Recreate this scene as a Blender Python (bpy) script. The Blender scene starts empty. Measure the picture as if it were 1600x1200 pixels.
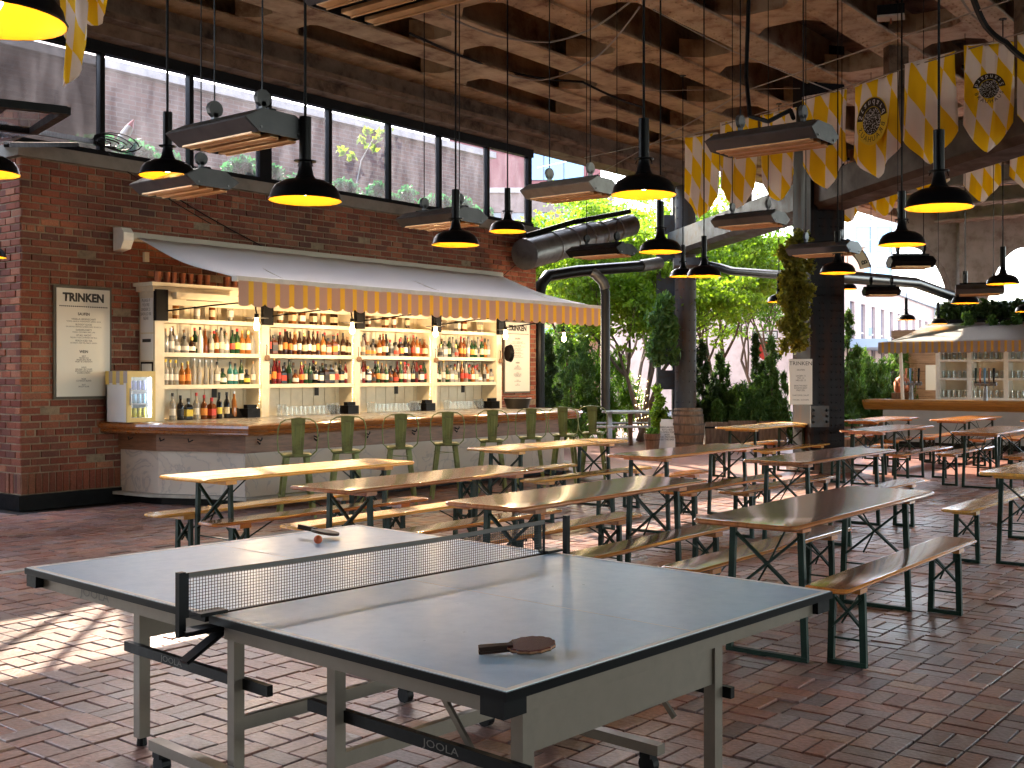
import bpy, math, random
import numpy as np
from mathutils import Vector, Matrix
random.seed(7); rng = np.random.default_rng(7)
R = math.radians
sc = bpy.context.scene
COL = sc.collection
PI = math.pi

# ---------------------------------------------------------------- camera, sky, sun, exposure
F, CX, CY, CAMH = 1745.0, 900.0, 582.5, 1.565          # focal length and principal point in pixels of a 1600x1200 frame
C_, S_ = 0.8, 0.6                                        # cos/sin of the camera's heading (36.87 degrees)
cam_d = bpy.data.cameras.new('camera'); cam = bpy.data.objects.new('camera', cam_d); COL.objects.link(cam)
cam.location = (0, 0, CAMH); cam.rotation_euler = (R(90), 0, math.atan2(S_, C_))
cam_d.sensor_width = 36; cam_d.lens = F / 1600 * 36
cam_d.shift_x = (800 - CX) / 1600; cam_d.shift_y = -(600 - CY) / 1600
cam_d.clip_start = 0.05; cam_d.clip_end = 2000
sc.camera = cam
SUN = Vector((6.4, -3.5, -4.9)).normalized()             # the way the sunlight travels
w = bpy.data.worlds.new('World'); sc.world = w; w.use_nodes = True
nt = w.node_tree; bg = nt.nodes['Background']
sky = nt.nodes.new('ShaderNodeTexSky'); sky.sky_type = 'NISHITA'; sky.sun_disc = False
sky.sun_elevation = math.asin(-SUN.z); sky.sun_rotation = math.atan2(-SUN.x, -SUN.y)
sky.air_density = 1.0; sky.dust_density = 1.6
hs = nt.nodes.new('ShaderNodeHueSaturation'); hs.inputs['Saturation'].default_value = .72
nt.links.new(sky.outputs[0], hs.inputs['Color']); nt.links.new(hs.outputs[0], bg.inputs[0]); bg.inputs[1].default_value = 0.15
sl = bpy.data.lights.new('sun', 'SUN'); sl.energy = 2.0; sl.angle = R(0.5); sl.color = (1, 0.85, 0.64)
so = bpy.data.objects.new('sun', sl); COL.objects.link(so); so.rotation_euler = SUN.to_track_quat('-Z', 'Y').to_euler()
sc.view_settings.view_transform = 'Standard'; sc.view_settings.look = 'None'
sc.view_settings.exposure = 3.6; sc.view_settings.gamma = 1.0
sc.view_settings.use_curve_mapping = False
cy = sc.cycles
cy.use_denoising = True; cy.max_bounces = 8; cy.diffuse_bounces = 4; cy.glossy_bounces = 3
cy.transmission_bounces = 6; cy.transparent_max_bounces = 12; cy.sample_clamp_indirect = 6
cy.caustics_reflective = False; cy.caustics_refractive = False

def bz(px, py, z):                                       # the point at height z seen at a pixel of the survey photograph
    Z = F * (CAMH - z) / (py - CY); X = (px - CX) / F * Z
    return Vector((X * C_ - Z * S_, X * S_ + Z * C_, z))
def bd(px, py, Z):                                       # the same at a known distance
    X = (px - CX) / F * Z
    return Vector((X * C_ - Z * S_, X * S_ + Z * C_, CAMH + (CY - py) / F * Z))
def bx(px, py, x):                                       # the same on the plane x = const
    k = (px - CX) / F; Z = x / (k * C_ - S_); return bd(px, py, Z)
def by(px, py, y):
    k = (px - CX) / F; Z = y / (k * S_ + C_); return bd(px, py, Z)
def proj(p):
    X = p[0] * C_ + p[1] * S_; Z = -p[0] * S_ + p[1] * C_
    return (CX + F * X / Z, CY + F * (CAMH - p[2]) / Z, Z)

# ---------------------------------------------------------------- materials
MATS = {}
def nodes(m):
    m.use_nodes = True; n = m.node_tree.nodes; l = m.node_tree.links
    return n, l, n['Principled BSDF']
def mat(name, col, rough=0.5, metal=0.0, var=0.0, scale=8.0, bump=0.0, bscale=40.0, emit=0, ecol=None, trans=0.0, coat=0.0, spec=0.5, dirt=None, stretch=None, alpha=None, orand=0):
    if name in MATS: return MATS[name]
    m = bpy.data.materials.new(name); MATS[name] = m; n, l, b = nodes(m)
    b.inputs['Base Color'].default_value = (*col, 1); b.inputs['Roughness'].default_value = rough
    b.inputs['Metallic'].default_value = metal; b.inputs['Specular IOR Level'].default_value = spec
    b.inputs['Transmission Weight'].default_value = trans; b.inputs['Coat Weight'].default_value = coat
    b.inputs['Coat Roughness'].default_value = 0.12
    if emit:
        b.inputs['Emission Color'].default_value = (*(ecol or col), 1); b.inputs['Emission Strength'].default_value = emit
    tc = None
    if var or bump or dirt:
        tc = n.new('ShaderNodeTexCoord'); src = tc.outputs['Object']
        if stretch:
            mp = n.new('ShaderNodeMapping'); mp.inputs['Scale'].default_value = stretch; l.new(src, mp.inputs['Vector']); src = mp.outputs[0]
    if var or dirt:
        t = n.new('ShaderNodeTexNoise'); t.inputs['Scale'].default_value = scale; t.inputs['Detail'].default_value = 7; t.inputs['Roughness'].default_value = 0.65
        l.new(src, t.inputs['Vector']); r = n.new('ShaderNodeValToRGB'); l.new(t.outputs[0], r.inputs[0])
        d = dirt or tuple(c * (1 - var) for c in col)
        hi = tuple(min(1, c * (1 + var * 0.6)) for c in col)
        e = r.color_ramp.elements; e[0].position = 0.32; e[0].color = (*d, 1); e[1].position = 0.68; e[1].color = (*hi, 1)
        q = e.new(0.5); q.color = (*col, 1)
        oc = r.outputs[0]
        if orand:
            oi = n.new('ShaderNodeObjectInfo'); hv = n.new('ShaderNodeHueSaturation'); m0 = n.new('ShaderNodeMapRange'); l.new(oi.outputs['Random'], m0.inputs[0]); m0.inputs[3].default_value = 1 - orand; m0.inputs[4].default_value = 1 + orand * .6; l.new(m0.outputs[0], hv.inputs['Value']); l.new(oc, hv.inputs['Color']); oc = hv.outputs[0]
        l.new(oc, b.inputs['Base Color'])
        mr = n.new('ShaderNodeMapRange'); l.new(t.outputs[0], mr.inputs[0]); mr.inputs[1].default_value = .3; mr.inputs[2].default_value = .7
        mr.inputs[3].default_value = min(1, rough * 1.25); mr.inputs[4].default_value = rough * 0.8; l.new(mr.outputs[0], b.inputs['Roughness'])
    if bump:
        t2 = n.new('ShaderNodeTexNoise'); t2.inputs['Scale'].default_value = bscale; t2.inputs['Detail'].default_value = 5; l.new(src, t2.inputs['Vector'])
        bm = n.new('ShaderNodeBump'); bm.inputs['Strength'].default_value = bump; bm.inputs['Distance'].default_value = 0.02
        l.new(t2.outputs[0], bm.inputs['Height']); l.new(bm.outputs[0], b.inputs['Normal'])
    return m
def island_mat(name, cols, rough, bump=0.3, bscale=60, grime=0.45, gscale=3.0, spec=0.5, white=0.0):
    """many small pieces: every loose piece (or object) draws its own tint"""
    m = bpy.data.materials.new(name); MATS[name] = m; n, l, b = nodes(m)
    g = n.new('ShaderNodeNewGeometry'); oi = n.new('ShaderNodeObjectInfo'); ad = n.new('ShaderNodeMath'); ad.operation = 'ADD'
    l.new(g.outputs['Random Per Island'], ad.inputs[0]); l.new(oi.outputs['Random'], ad.inputs[1])
    fr = n.new('ShaderNodeMath'); fr.operation = 'FRACT'; l.new(ad.outputs[0], fr.inputs[0])
    r = n.new('ShaderNodeValToRGB'); r.color_ramp.interpolation = 'LINEAR'; l.new(fr.outputs[0], r.inputs[0])
    e = r.color_ramp.elements
    while len(e) < len(cols): e.new(0.5)
    for i, c in enumerate(cols): e[i].position = i / (len(cols) - 1); e[i].color = (*c, 1)
    tn = n.new('ShaderNodeTexNoise'); tn.inputs['Scale'].default_value = bscale; tn.inputs['Detail'].default_value = 6
    l.new(g.outputs['Position'], tn.inputs['Vector'])
    tg = n.new('ShaderNodeTexNoise'); tg.inputs['Scale'].default_value = gscale; tg.inputs['Detail'].default_value = 5; l.new(g.outputs['Position'], tg.inputs['Vector'])
    mr = n.new('ShaderNodeMapRange'); l.new(tg.outputs[0], mr.inputs[0]); mr.inputs[1].default_value = .3; mr.inputs[2].default_value = .7; mr.inputs[3].default_value = 1 - grime; mr.inputs[4].default_value = 1.15
    mr2 = n.new('ShaderNodeMapRange'); l.new(tn.outputs[0], mr2.inputs[0]); mr2.inputs[1].default_value = .3; mr2.inputs[2].default_value = .7; mr2.inputs[3].default_value = .75; mr2.inputs[4].default_value = 1.2
    mu = n.new('ShaderNodeMath'); mu.operation = 'MULTIPLY'; l.new(mr.outputs[0], mu.inputs[0]); l.new(mr2.outputs[0], mu.inputs[1])
    vm = n.new('ShaderNodeVectorMath'); vm.operation = 'SCALE'; l.new(r.outputs[0], vm.inputs[0]); l.new(mu.outputs[0], vm.inputs['Scale'])
    out = vm.outputs[0]
    if white:
        tw = n.new('ShaderNodeTexNoise'); tw.inputs['Scale'].default_value = 9; tw.inputs['Detail'].default_value = 8; tw.inputs['Roughness'].default_value = .75; l.new(g.outputs['Position'], tw.inputs['Vector'])
        mw = n.new('ShaderNodeMapRange'); l.new(tw.outputs[0], mw.inputs[0]); mw.inputs[1].default_value = .62; mw.inputs[2].default_value = .75; mw.inputs[3].default_value = 0; mw.inputs[4].default_value = white
        mx = n.new('ShaderNodeMixRGB'); l.new(mw.outputs[0], mx.inputs[0]); l.new(out, mx.inputs[1]); mx.inputs[2].default_value = (.5, .42, .36, 1); out = mx.outputs[0]
    l.new(out, b.inputs['Base Color'])
    m3 = n.new('ShaderNodeMapRange'); l.new(tg.outputs[0], m3.inputs[0]); m3.inputs[1].default_value = .3; m3.inputs[2].default_value = .7; m3.inputs[3].default_value = rough[0]; m3.inputs[4].default_value = rough[1]
    l.new(m3.outputs[0], b.inputs['Roughness']); b.inputs['Specular IOR Level'].default_value = spec
    bm = n.new('ShaderNodeBump'); bm.inputs['Strength'].default_value = bump; bm.inputs['Distance'].default_value = 0.006; l.new(tn.outputs[0], bm.inputs['Height']); l.new(bm.outputs[0], b.inputs['Normal'])
    return m
def glass_mat(name, tint=(1, 1, 1), haze=0.12, gloss=0.08, hazecol=(.8, .8, .9)):
    if name in MATS: return MATS[name]
    m = bpy.data.materials.new(name); MATS[name] = m; m.use_nodes = True; n = m.node_tree.nodes; l = m.node_tree.links
    n.remove(n['Principled BSDF']); o = n['Material Output']
    t = n.new('ShaderNodeBsdfTransparent'); t.inputs[0].default_value = (*tint, 1)
    g = n.new('ShaderNodeBsdfGlossy'); g.inputs['Roughness'].default_value = 0.02; g.inputs[0].default_value = (1, 1, 1, 1)
    d = n.new('ShaderNodeBsdfTranslucent'); d.inputs[0].default_value = (*hazecol, 1)
    fz = n.new('ShaderNodeLayerWeight'); fz.inputs[0].default_value = .5
    pw = n.new('ShaderNodeMath'); pw.operation = 'POWER'; pw.inputs[1].default_value = 5; l.new(fz.outputs['Facing'], pw.inputs[0])
    a = n.new('ShaderNodeMath'); a.operation = 'MULTIPLY_ADD'; a.inputs[1].default_value = .8; a.inputs[2].default_value = gloss; l.new(pw.outputs[0], a.inputs[0])
    m1 = n.new('ShaderNodeMixShader'); l.new(a.outputs[0], m1.inputs[0]); l.new(t.outputs[0], m1.inputs[1]); l.new(g.outputs[0], m1.inputs[2])
    m2 = n.new('ShaderNodeMixShader'); l.new(m1.outputs[0], m2.inputs[1]); l.new(d.outputs[0], m2.inputs[2])
    if haze > .02:
        tc = n.new('ShaderNodeTexCoord'); mp = n.new('ShaderNodeMapping'); mp.inputs['Scale'].default_value = (3, 3, .8); l.new(tc.outputs['Object'], mp.inputs[0])
        tn = n.new('ShaderNodeTexNoise'); tn.inputs['Scale'].default_value = 2; tn.inputs['Detail'].default_value = 6; l.new(mp.outputs[0], tn.inputs['Vector'])
        mr = n.new('ShaderNodeMapRange'); l.new(tn.outputs[0], mr.inputs[0]); mr.inputs[1].default_value = .35; mr.inputs[2].default_value = .75; mr.inputs[3].default_value = haze * .6; mr.inputs[4].default_value = haze * 1.9
        l.new(mr.outputs[0], m2.inputs[0])
    else: m2.inputs[0].default_value = haze
    l.new(m2.outputs[0], o.inputs[0]); return m
def leaf_mat(name, c1, c2, trans=0.45):
    if name in MATS: return MATS[name]
    m = bpy.data.materials.new(name); MATS[name] = m; m.use_nodes = True; n = m.node_tree.nodes; l = m.node_tree.links
    b = n['Principled BSDF']; o = n['Material Output']; g = n.new('ShaderNodeNewGeometry'); r = n.new('ShaderNodeValToRGB'); l.new(g.outputs['Random Per Island'], r.inputs[0])
    r.color_ramp.elements[0].color = (*c1, 1); r.color_ramp.elements[1].color = (*c2, 1)
    l.new(r.outputs[0], b.inputs['Base Color']); b.inputs['Roughness'].default_value = .5; b.inputs['Specular IOR Level'].default_value = .3
    t = n.new('ShaderNodeBsdfTranslucent'); vm = n.new('ShaderNodeVectorMath'); vm.operation = 'MULTIPLY'; vm.inputs[1].default_value = (1.9, 1.9, .7); l.new(r.outputs[0], vm.inputs[0]); l.new(vm.outputs[0], t.inputs[0])
    mx = n.new('ShaderNodeMixShader'); mx.inputs[0].default_value = trans; l.new(b.outputs[0], mx.inputs[1]); l.new(t.outputs[0], mx.inputs[2]); l.new(mx.outputs[0], o.inputs[0])
    return m

# ---------------------------------------------------------------- mesh building
class MB:
    def __init__(s): s.v = []; s.f = []; s.m = []; s.uv = None
    def add(s, vs, fs, mi=0):
        o = len(s.v); s.v += [tuple(v) for v in vs]; s.f += [tuple(i + o for i in f) for f in fs]; s.m += [mi] * len(fs); return s
    def box(s, c, d, rz=0.0, mi=0, M=None):
        hx, hy, hz = d[0] / 2, d[1] / 2, d[2] / 2; vs = []
        for x, y, z in ((-1,-1,-1),(1,-1,-1),(1,1,-1),(-1,1,-1),(-1,-1,1),(1,-1,1),(1,1,1),(-1,1,1)):
            p = Vector((x * hx, y * hy, z * hz))
            if M is not None: p = M @ p
            elif rz: p = Vector((p.x * math.cos(rz) - p.y * math.sin(rz), p.x * math.sin(rz) + p.y * math.cos(rz), p.z))
            vs.append((p.x + c[0], p.y + c[1], p.z + c[2]))
        return s.add(vs, ((0,3,2,1),(4,5,6,7),(0,1,5,4),(1,2,6,5),(2,3,7,6),(3,0,4,7)), mi)
    def bbox(s, a, b, mi=0):
        return s.box([(a[i] + b[i]) / 2 for i in range(3)], [abs(b[i] - a[i]) for i in range(3)], 0, mi)
    def bar(s, p0, p1, w, h, up=(0, 0, 1), mi=0):
        p0 = Vector(p0); p1 = Vector(p1); t = p1 - p0; L = t.length; t.normalize(); u = Vector(up)
        if abs(t.dot(u.normalized())) > .98: u = Vector((1, 0, 0))
        sd = t.cross(u).normalized(); n = sd.cross(t).normalized(); M = Matrix((sd, t, n)).transposed()
        return s.box((p0 + p1) / 2, (w, L, h), 0, mi, M)
    def ring(s, c, ax, r, n, ph=0):
        ax = Vector(ax).normalized(); u = Vector((0, 0, 1)) if abs(ax.z) < .9 else Vector((1, 0, 0))
        a = ax.cross(u).normalized(); b = ax.cross(a).normalized()
        return [Vector(c) + a * (r * math.cos(ph + 2 * PI * i / n)) + b * (r * math.sin(ph + 2 * PI * i / n)) for i in range(n)]
    def tube(s, pts, rad, n=8, cap=True, mi=0):
        pts = [Vector(p) for p in pts]; k = len(pts); rs = rad if isinstance(rad, (list, tuple)) else [rad] * k
        vs = []; fs = []
        ax0 = (pts[1] - pts[0]).normalized(); u = Vector((0, 0, 1)) if abs(ax0.z) < .9 else Vector((1, 0, 0)); a = ax0.cross(u).normalized()
        for i in range(k):
            t = (pts[min(i + 1, k - 1)] - pts[max(i - 1, 0)]).normalized(); a = (a - t * a.dot(t)).normalized(); b = t.cross(a)
            for j in range(n):
                q = 2 * PI * j / n; vs.append(pts[i] + (a * math.cos(q) + b * math.sin(q)) * rs[i])
        for i in range(k - 1):
            for j in range(n): fs.append((i * n + j, i * n + (j + 1) % n, (i + 1) * n + (j + 1) % n, (i + 1) * n + j))
        if cap: fs.append(tuple(range(n))[::-1]); fs.append(tuple((k - 1) * n + j for j in range(n)))
        return s.add(vs, fs, mi)
    def lathe(s, prof, o=(0, 0, 0), n=16, mi=0, sq=None, close=False):
        vs = []; fs = []; k = len(prof)
        for r, z in prof:
            for j in range(n):
                q = 2 * PI * (j + .5) / n; vs.append((o[0] + r * math.cos(q), o[1] + r * math.sin(q), o[2] + z))
        for i in range(k - 1):
            for j in range(n): fs.append((i * n + j, i * n + (j + 1) % n, (i + 1) * n + (j + 1) % n, (i + 1) * n + j))
        if close: fs.append(tuple(range(n))[::-1]); fs.append(tuple((k - 1) * n + j for j in range(n)))
        return s.add(vs, fs, mi)
    def prism(s, poly, a, b, mi=0):
        """poly: list of 2-D points; a/b: functions (p)->3-D for the two faces"""
        n = len(poly); vs = [a(p) for p in poly] + [b(p) for p in poly]
        fs = [tuple(range(n))[::-1], tuple(n + i for i in range(n))] + [(i, (i + 1) % n, n + (i + 1) % n, n + i) for i in range(n)]
        return s.add(vs, fs, mi)
    def slab(s, w, l, z0, z1, rad=.03, bev=.008, mi=0, seg=4):
        """a board centred on the origin with rounded corners and softened edges"""
        poly = []
        for cx, cy, q in ((w/2-rad, l/2-rad, 0), (-w/2+rad, l/2-rad, 1), (-w/2+rad, -l/2+rad, 2), (w/2-rad, -l/2+rad, 3)):
            for i in range(seg + 1):
                an = (q + i / seg) * PI / 2; poly.append((cx + rad * math.cos(an), cy + rad * math.sin(an)))
        n = len(poly); vs = []; fs = []
        def sc_(p, d): 
            L = math.hypot(*p); return (p[0] - math.copysign(min(d, abs(p[0])), p[0]), p[1] - math.copysign(min(d, abs(p[1])), p[1]))
        for z, d in ((z0, bev), (z0 + bev, 0), (z1 - bev, 0), (z1, bev)):
            for p in poly: x, y = sc_(p, d); vs.append((x, y, z))
        for k in range(3):
            for i in range(n): fs.append((k*n+i, k*n+(i+1)%n, (k+1)*n+(i+1)%n, (k+1)*n+i))
        fs.append(tuple(range(n))[::-1]); fs.append(tuple(3*n+i for i in range(n)))
        return s.add(vs, fs, mi)
    def mesh(s, name, mats, smooth=False, off=None):
        me = bpy.data.meshes.new(name); v = s.v
        if off is not None: v = [(a - off[0], b - off[1], c - off[2]) for a, b, c in v]
        me.from_pydata(v, [], s.f)
        for m in (mats if isinstance(mats, (list, tuple)) else [mats]): me.materials.append(m)
        if len(set(s.m)) > 1: me.polygons.foreach_set('material_index', s.m)
        if smooth:
            me.polygons.foreach_set('use_smooth', [True] * len(s.f))
            try: me.set_sharp_from_angle(angle=R(40))
            except Exception: pass
        me.update(); return me
    def build(s, name, mats, parent=None, smooth=False, world=False):
        me = s.mesh(name, mats, smooth, parent.location if (world and parent is not None) else None)
        return link(name, me, parent)
def link(name, me, parent=None):
    o = bpy.data.objects.new(name, me); COL.objects.link(o)
    if parent is not None: o.parent = parent
    return o
def tag(o, label=None, cat=None, group=None, kind=None):
    if label: o['label'] = label
    if cat: o['category'] = cat
    if group: o['group'] = group
    if kind: o['kind'] = kind
    return o
def thing(name, label, cat, loc=(0, 0, 0), rz=0.0, group=None):
    o = bpy.data.objects.new(name, None); COL.objects.link(o); o.location = loc; o.rotation_euler = (0, 0, rz); o.empty_display_size = .1
    return tag(o, label, cat, group)
KIDS = {}
def kids(o): return [c for c in bpy.data.objects if c.parent == o]
def copy_tree(root, loc=None, rz=None, label=None, name=None):
    if root.name not in KIDS:
        KIDS[root.name] = [(c, kids(c)) for c in kids(root)]
    r = root.copy(); COL.objects.link(r)
    if loc is not None: r.location = loc
    if rz is not None: r.rotation_euler = (0, 0, rz)
    if label: r['label'] = label
    for c, gs in KIDS[root.name]:
        d = c.copy(); COL.objects.link(d); d.parent = r
        for g in gs:
            e = g.copy(); COL.objects.link(e); e.parent = d
    return r
def text(name, body, size, loc, rot, m, parent=None, align='CENTER', ext=0.0, space=1.0, sx=1.0, lsp=1.0, off=0.0):
    c = bpy.data.curves.new(name, 'FONT'); c.body = body; c.size = size; c.align_x = align; c.align_y = 'CENTER'; c.extrude = ext
    c.space_character = space; c.space_line = lsp; c.resolution_u = 2; c.materials.append(m); c.offset = off
    o = bpy.data.objects.new(name, c); COL.objects.link(o); o.rotation_euler = rot; o.scale = (sx, 1, 1)
    if parent is not None:
        o.parent = parent; o.location = Vector(loc) - Vector(parent.location)
    else: o.location = loc
    return o
ORD = ['first', 'second', 'third', 'fourth', 'fifth', 'sixth', 'seventh', 'eighth', 'ninth', 'tenth', 'eleventh', 'twelfth', 'thirteenth', 'fourteenth', 'fifteenth', 'sixteenth', 'seventeenth', 'eighteenth', 'nineteenth', 'twentieth', 'twenty-first', 'twenty-second', 'twenty-third', 'twenty-fourth', 'twenty-fifth', 'twenty-sixth', 'twenty-seventh', 'twenty-eighth', 'twenty-ninth', 'thirtieth']

# ---------------------------------------------------------------- shared materials
M_paver = island_mat('paver_brick', [(.42,.19,.135),(.28,.135,.11),(.48,.26,.195),(.36,.215,.19),(.19,.13,.125),(.50,.29,.20),(.38,.165,.12),(.34,.265,.26),(.43,.21,.155)], (.25, .5), .6, 45, .5, .7, .55)
M_wallbrick = island_mat('wall_brick', [(.30,.085,.045),(.20,.05,.03),(.38,.12,.06),(.13,.05,.04),(.33,.10,.055),(.24,.065,.04),(.44,.17,.09),(.17,.055,.04),(.29,.09,.05)], (.7, .9), .9, 60, .5, 1.1, .35, .5)
M_joint = mat('paving_joint', (.045, .035, .03), .9, var=.4, scale=20)
M_mortar = mat('wall_mortar', (.27, .20, .13), .95, var=.35, scale=14, bump=.4, bscale=90)
M_black = mat('black_steel', (.005, .005, .006), .45, 0, var=.3, scale=12, spec=.15)
M_blackpaint = mat('black_enamel', (.004, .004, .005), .34, 0, spec=.16)
M_steel = mat('grey_steel', (.22, .22, .23), .45, .6, var=.35, scale=10)
M_greysteel = mat('painted_grey_steel', (.055, .056, .06), .55, 0, var=.35, scale=5, dirt=(.07, .042, .028), spec=.25)
M_rust = mat('rusty_painted_steel', (.38, .265, .15), .7, .1, scale=2.2, dirt=(.15, .065, .03), bump=.5, bscale=14, var=.5)
M_rustdark = mat('dark_rusty_steel', (.15, .095, .06), .75, .1, scale=3, dirt=(.04, .02, .012), bump=.5, bscale=18, var=.5)
M_tansteel = mat('tan_riveted_steel', (.42, .325, .22), .6, .1, scale=3.5, dirt=(.22, .11, .06), var=.3, bump=.25, bscale=25)
M_white = mat('white_paint', (.78, .75, .68), .45, var=.12, scale=6)
M_cream = mat('cream_paint', (.74, .66, .50), .5, var=.12, scale=5)
M_wood = mat('varnished_orange_wood', (.52, .19, .04), .2, var=.35, orand=.3, scale=3, coat=.9, stretch=(14, 1, 1), bump=.06, bscale=20)
M_woodpale = mat('pale_pine_wood', (.68, .36, .08), .25, var=.3, orand=.3, scale=3, coat=.5, stretch=(14, 1, 1), bump=.06, bscale=20)
M_woodred = mat('reddish_varnished_wood', (.46, .17, .06), .18, var=.35, orand=.3, scale=3, coat=1.0, stretch=(14, 1, 1), bump=.06, bscale=20)
M_barwood = mat('bar_rail_wood', (.33, .115, .03), .28, var=.4, scale=4, coat=.4, stretch=(6, 1, 6))
M_oldwood = mat('weathered_oak', (.22, .13, .08), .7, var=.5, scale=4, stretch=(8, 8, 1), bump=.3)
M_green = mat('dark_green_steel', (.004, .020, .012), .5, 0, spec=.25, var=.4, scale=9)
M_olive = mat('olive_green_metal', (.21, .24, .085), .38, .35, var=.25, scale=6, dirt=(.10, .085, .04))
M_paper = mat('white_paper', (.8, .78, .74), .7)
M_print = mat('black_print', (.03, .028, .026), .7)
M_printgrey = mat('grey_print', (.12, .11, .10), .7)
M_concrete = mat('pale_concrete', (.42, .40, .37), .85, var=.25, scale=4)
M_amber = mat('warm_bulb_glow', (1, .62, .22), .3, emit=9, ecol=(1, .60, .22))
M_pane = glass_mat('window_pane', (.86, .84, .86), .021, .03)
M_pane_d = glass_mat('dusty_dimmed_pane', (.38, .36, .36), .021, .03)  # dusty leftmost pane, tinted darker to weaken the sun patch on the floor
M_clear = glass_mat('clear_glassware', (.93, .95, .95), .07, .10, (.9, .9, .9))

# ---------------------------------------------------------------- ground and paving
ground = MB().add([(-160, -60, -.05), (160, -60, -.05), (160, 260, -.05), (-160, 260, -.05)], [(0, 1, 2, 3)]).build('ground', mat('asphalt_ground', (.16, .155, .15), .85, var=.3, scale=1.5))
tag(ground, 'grey ground reaching past the courtyard to the street', 'ground', kind='structure')
pave = MB().bbox((-22, -10, -.045), (14, 40, -.014)).build('brick_pavement', M_joint)
tag(pave, 'red brick paving laid in pairs across the courtyard', 'pavement', kind='structure')
CELL, BL, BW = .212, .2015, .0955
def brick_geo(l, wd, top=0., dep=.03, bev=.002):
    a, b = l / 2, wd / 2; v = []
    for z, i in ((-dep, 0), (top - bev, 0), (top, bev)):
        v += [(-a + i, -b + i, z), (a - i, -b + i, z), (a - i, b - i, z), (-a + i, b - i, z)]
    f = []
    for k in (0, 4):
        for i in range(4): f.append((k + i, k + (i + 1) % 4, k + 4 + (i + 1) % 4, k + 4 + i))
    f.append((8, 9, 10, 11)); return np.array(v), f
bv, bf = brick_geo(BL, BW)
pm = MB().add(bv, bf).mesh('paver', M_paver)
cells = []
for i in range(-110, 30):
    for j in range(0, 110):
        cx_, cy_ = (i + .5) * CELL, (j + .5) * CELL; Z = -cx_ * S_ + cy_ * C_
        if Z < 1.7 or Z > 16.5: continue
        px = CX + F * (cx_ * C_ + cy_ * S_) / Z
        if px < -420 or px > 2050: continue
        if cx_ < -12.4 and cy_ > 6.2: continue
        for k in (-1, 1):
            o = k * CELL / 4
            if (i + j) % 2: cells.append((cx_, cy_ + o, 0, Z, px))
            else: cells.append((cx_ + o, cy_, PI / 2, Z, px))
cells.sort(key=lambda c: c[3])
near = [c for c in cells if c[3] > 2.9 and -20 < c[4] < 1620][:300]; nearset = set(map(id, near))
for (x, y, a, Z, px) in near:
    o = link('brick', pm, pave); o.location = (x + rng.normal(0, .0018), y + rng.normal(0, .0018), rng.normal(0, .0024))
    o.rotation_euler = (rng.normal(0, .007), rng.normal(0, .007), a + rng.normal(0, .009))
V = []; Fc = []
for c in cells:
    if id(c) in nearset: continue
    x, y, a, Z, px = c; a += rng.normal(0, .009); ca, sa = math.cos(a), math.sin(a)
    q = bv.copy(); tx, ty = rng.normal(0, .007, 2); zz = q[:, 2] + q[:, 0] * tx + q[:, 1] * ty + rng.normal(0, .0024)
    o = len(V) * 12
    V.append(np.stack([x + q[:, 0] * ca - q[:, 1] * sa, y + q[:, 0] * sa + q[:, 1] * ca, zz], 1))
    Fc += [tuple(t + o for t in f) for f in bf]
me = bpy.data.meshes.new('bricks'); me.from_pydata(np.concatenate(V).tolist(), [], Fc); me.materials.append(M_paver); me.update()
tag(link('bricks', me, pave), kind='stuff')
def cz(X, Z, z=0): return (X * C_ - Z * S_, X * S_ + Z * C_, z)
mfar = bpy.data.materials.new('far_paving'); n, l, b = nodes(mfar)
tc = n.new('ShaderNodeTexCoord'); bt = n.new('ShaderNodeTexBrick'); l.new(tc.outputs['Object'], bt.inputs['Vector'])
bt.inputs['Scale'].default_value = 1; bt.inputs['Brick Width'].default_value = .212; bt.inputs['Row Height'].default_value = .106; bt.inputs['Mortar Size'].default_value = .006
bt.inputs['Color1'].default_value = (.30, .11, .075, 1); bt.inputs['Color2'].default_value = (.22, .10, .085, 1); bt.inputs['Mortar'].default_value = (.05, .04, .035, 1)
l.new(bt.outputs[0], b.inputs['Base Color']); b.inputs['Roughness'].default_value = .42
farp = MB().add([cz(-9, 16.5, -.002), cz(22, 16.5, -.002), cz(30, 34, -.002), cz(-4, 34, -.002)], [(0, 1, 2, 3)]).build('far_pavement', mfar)
tag(farp, 'far red brick paving under the distant tables', 'pavement', kind='structure')
ks = bz(0, 896, 0)
kerb = MB().bbox((ks.x - .05, ks.y - 3, -.02), (ks.x + .05, ks.y + 5.2, .006)).build('drain_strip', M_concrete)
tag(kerb, 'narrow pale strip set into the brick paving beside the game table', 'drain', kind='structure')

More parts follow.
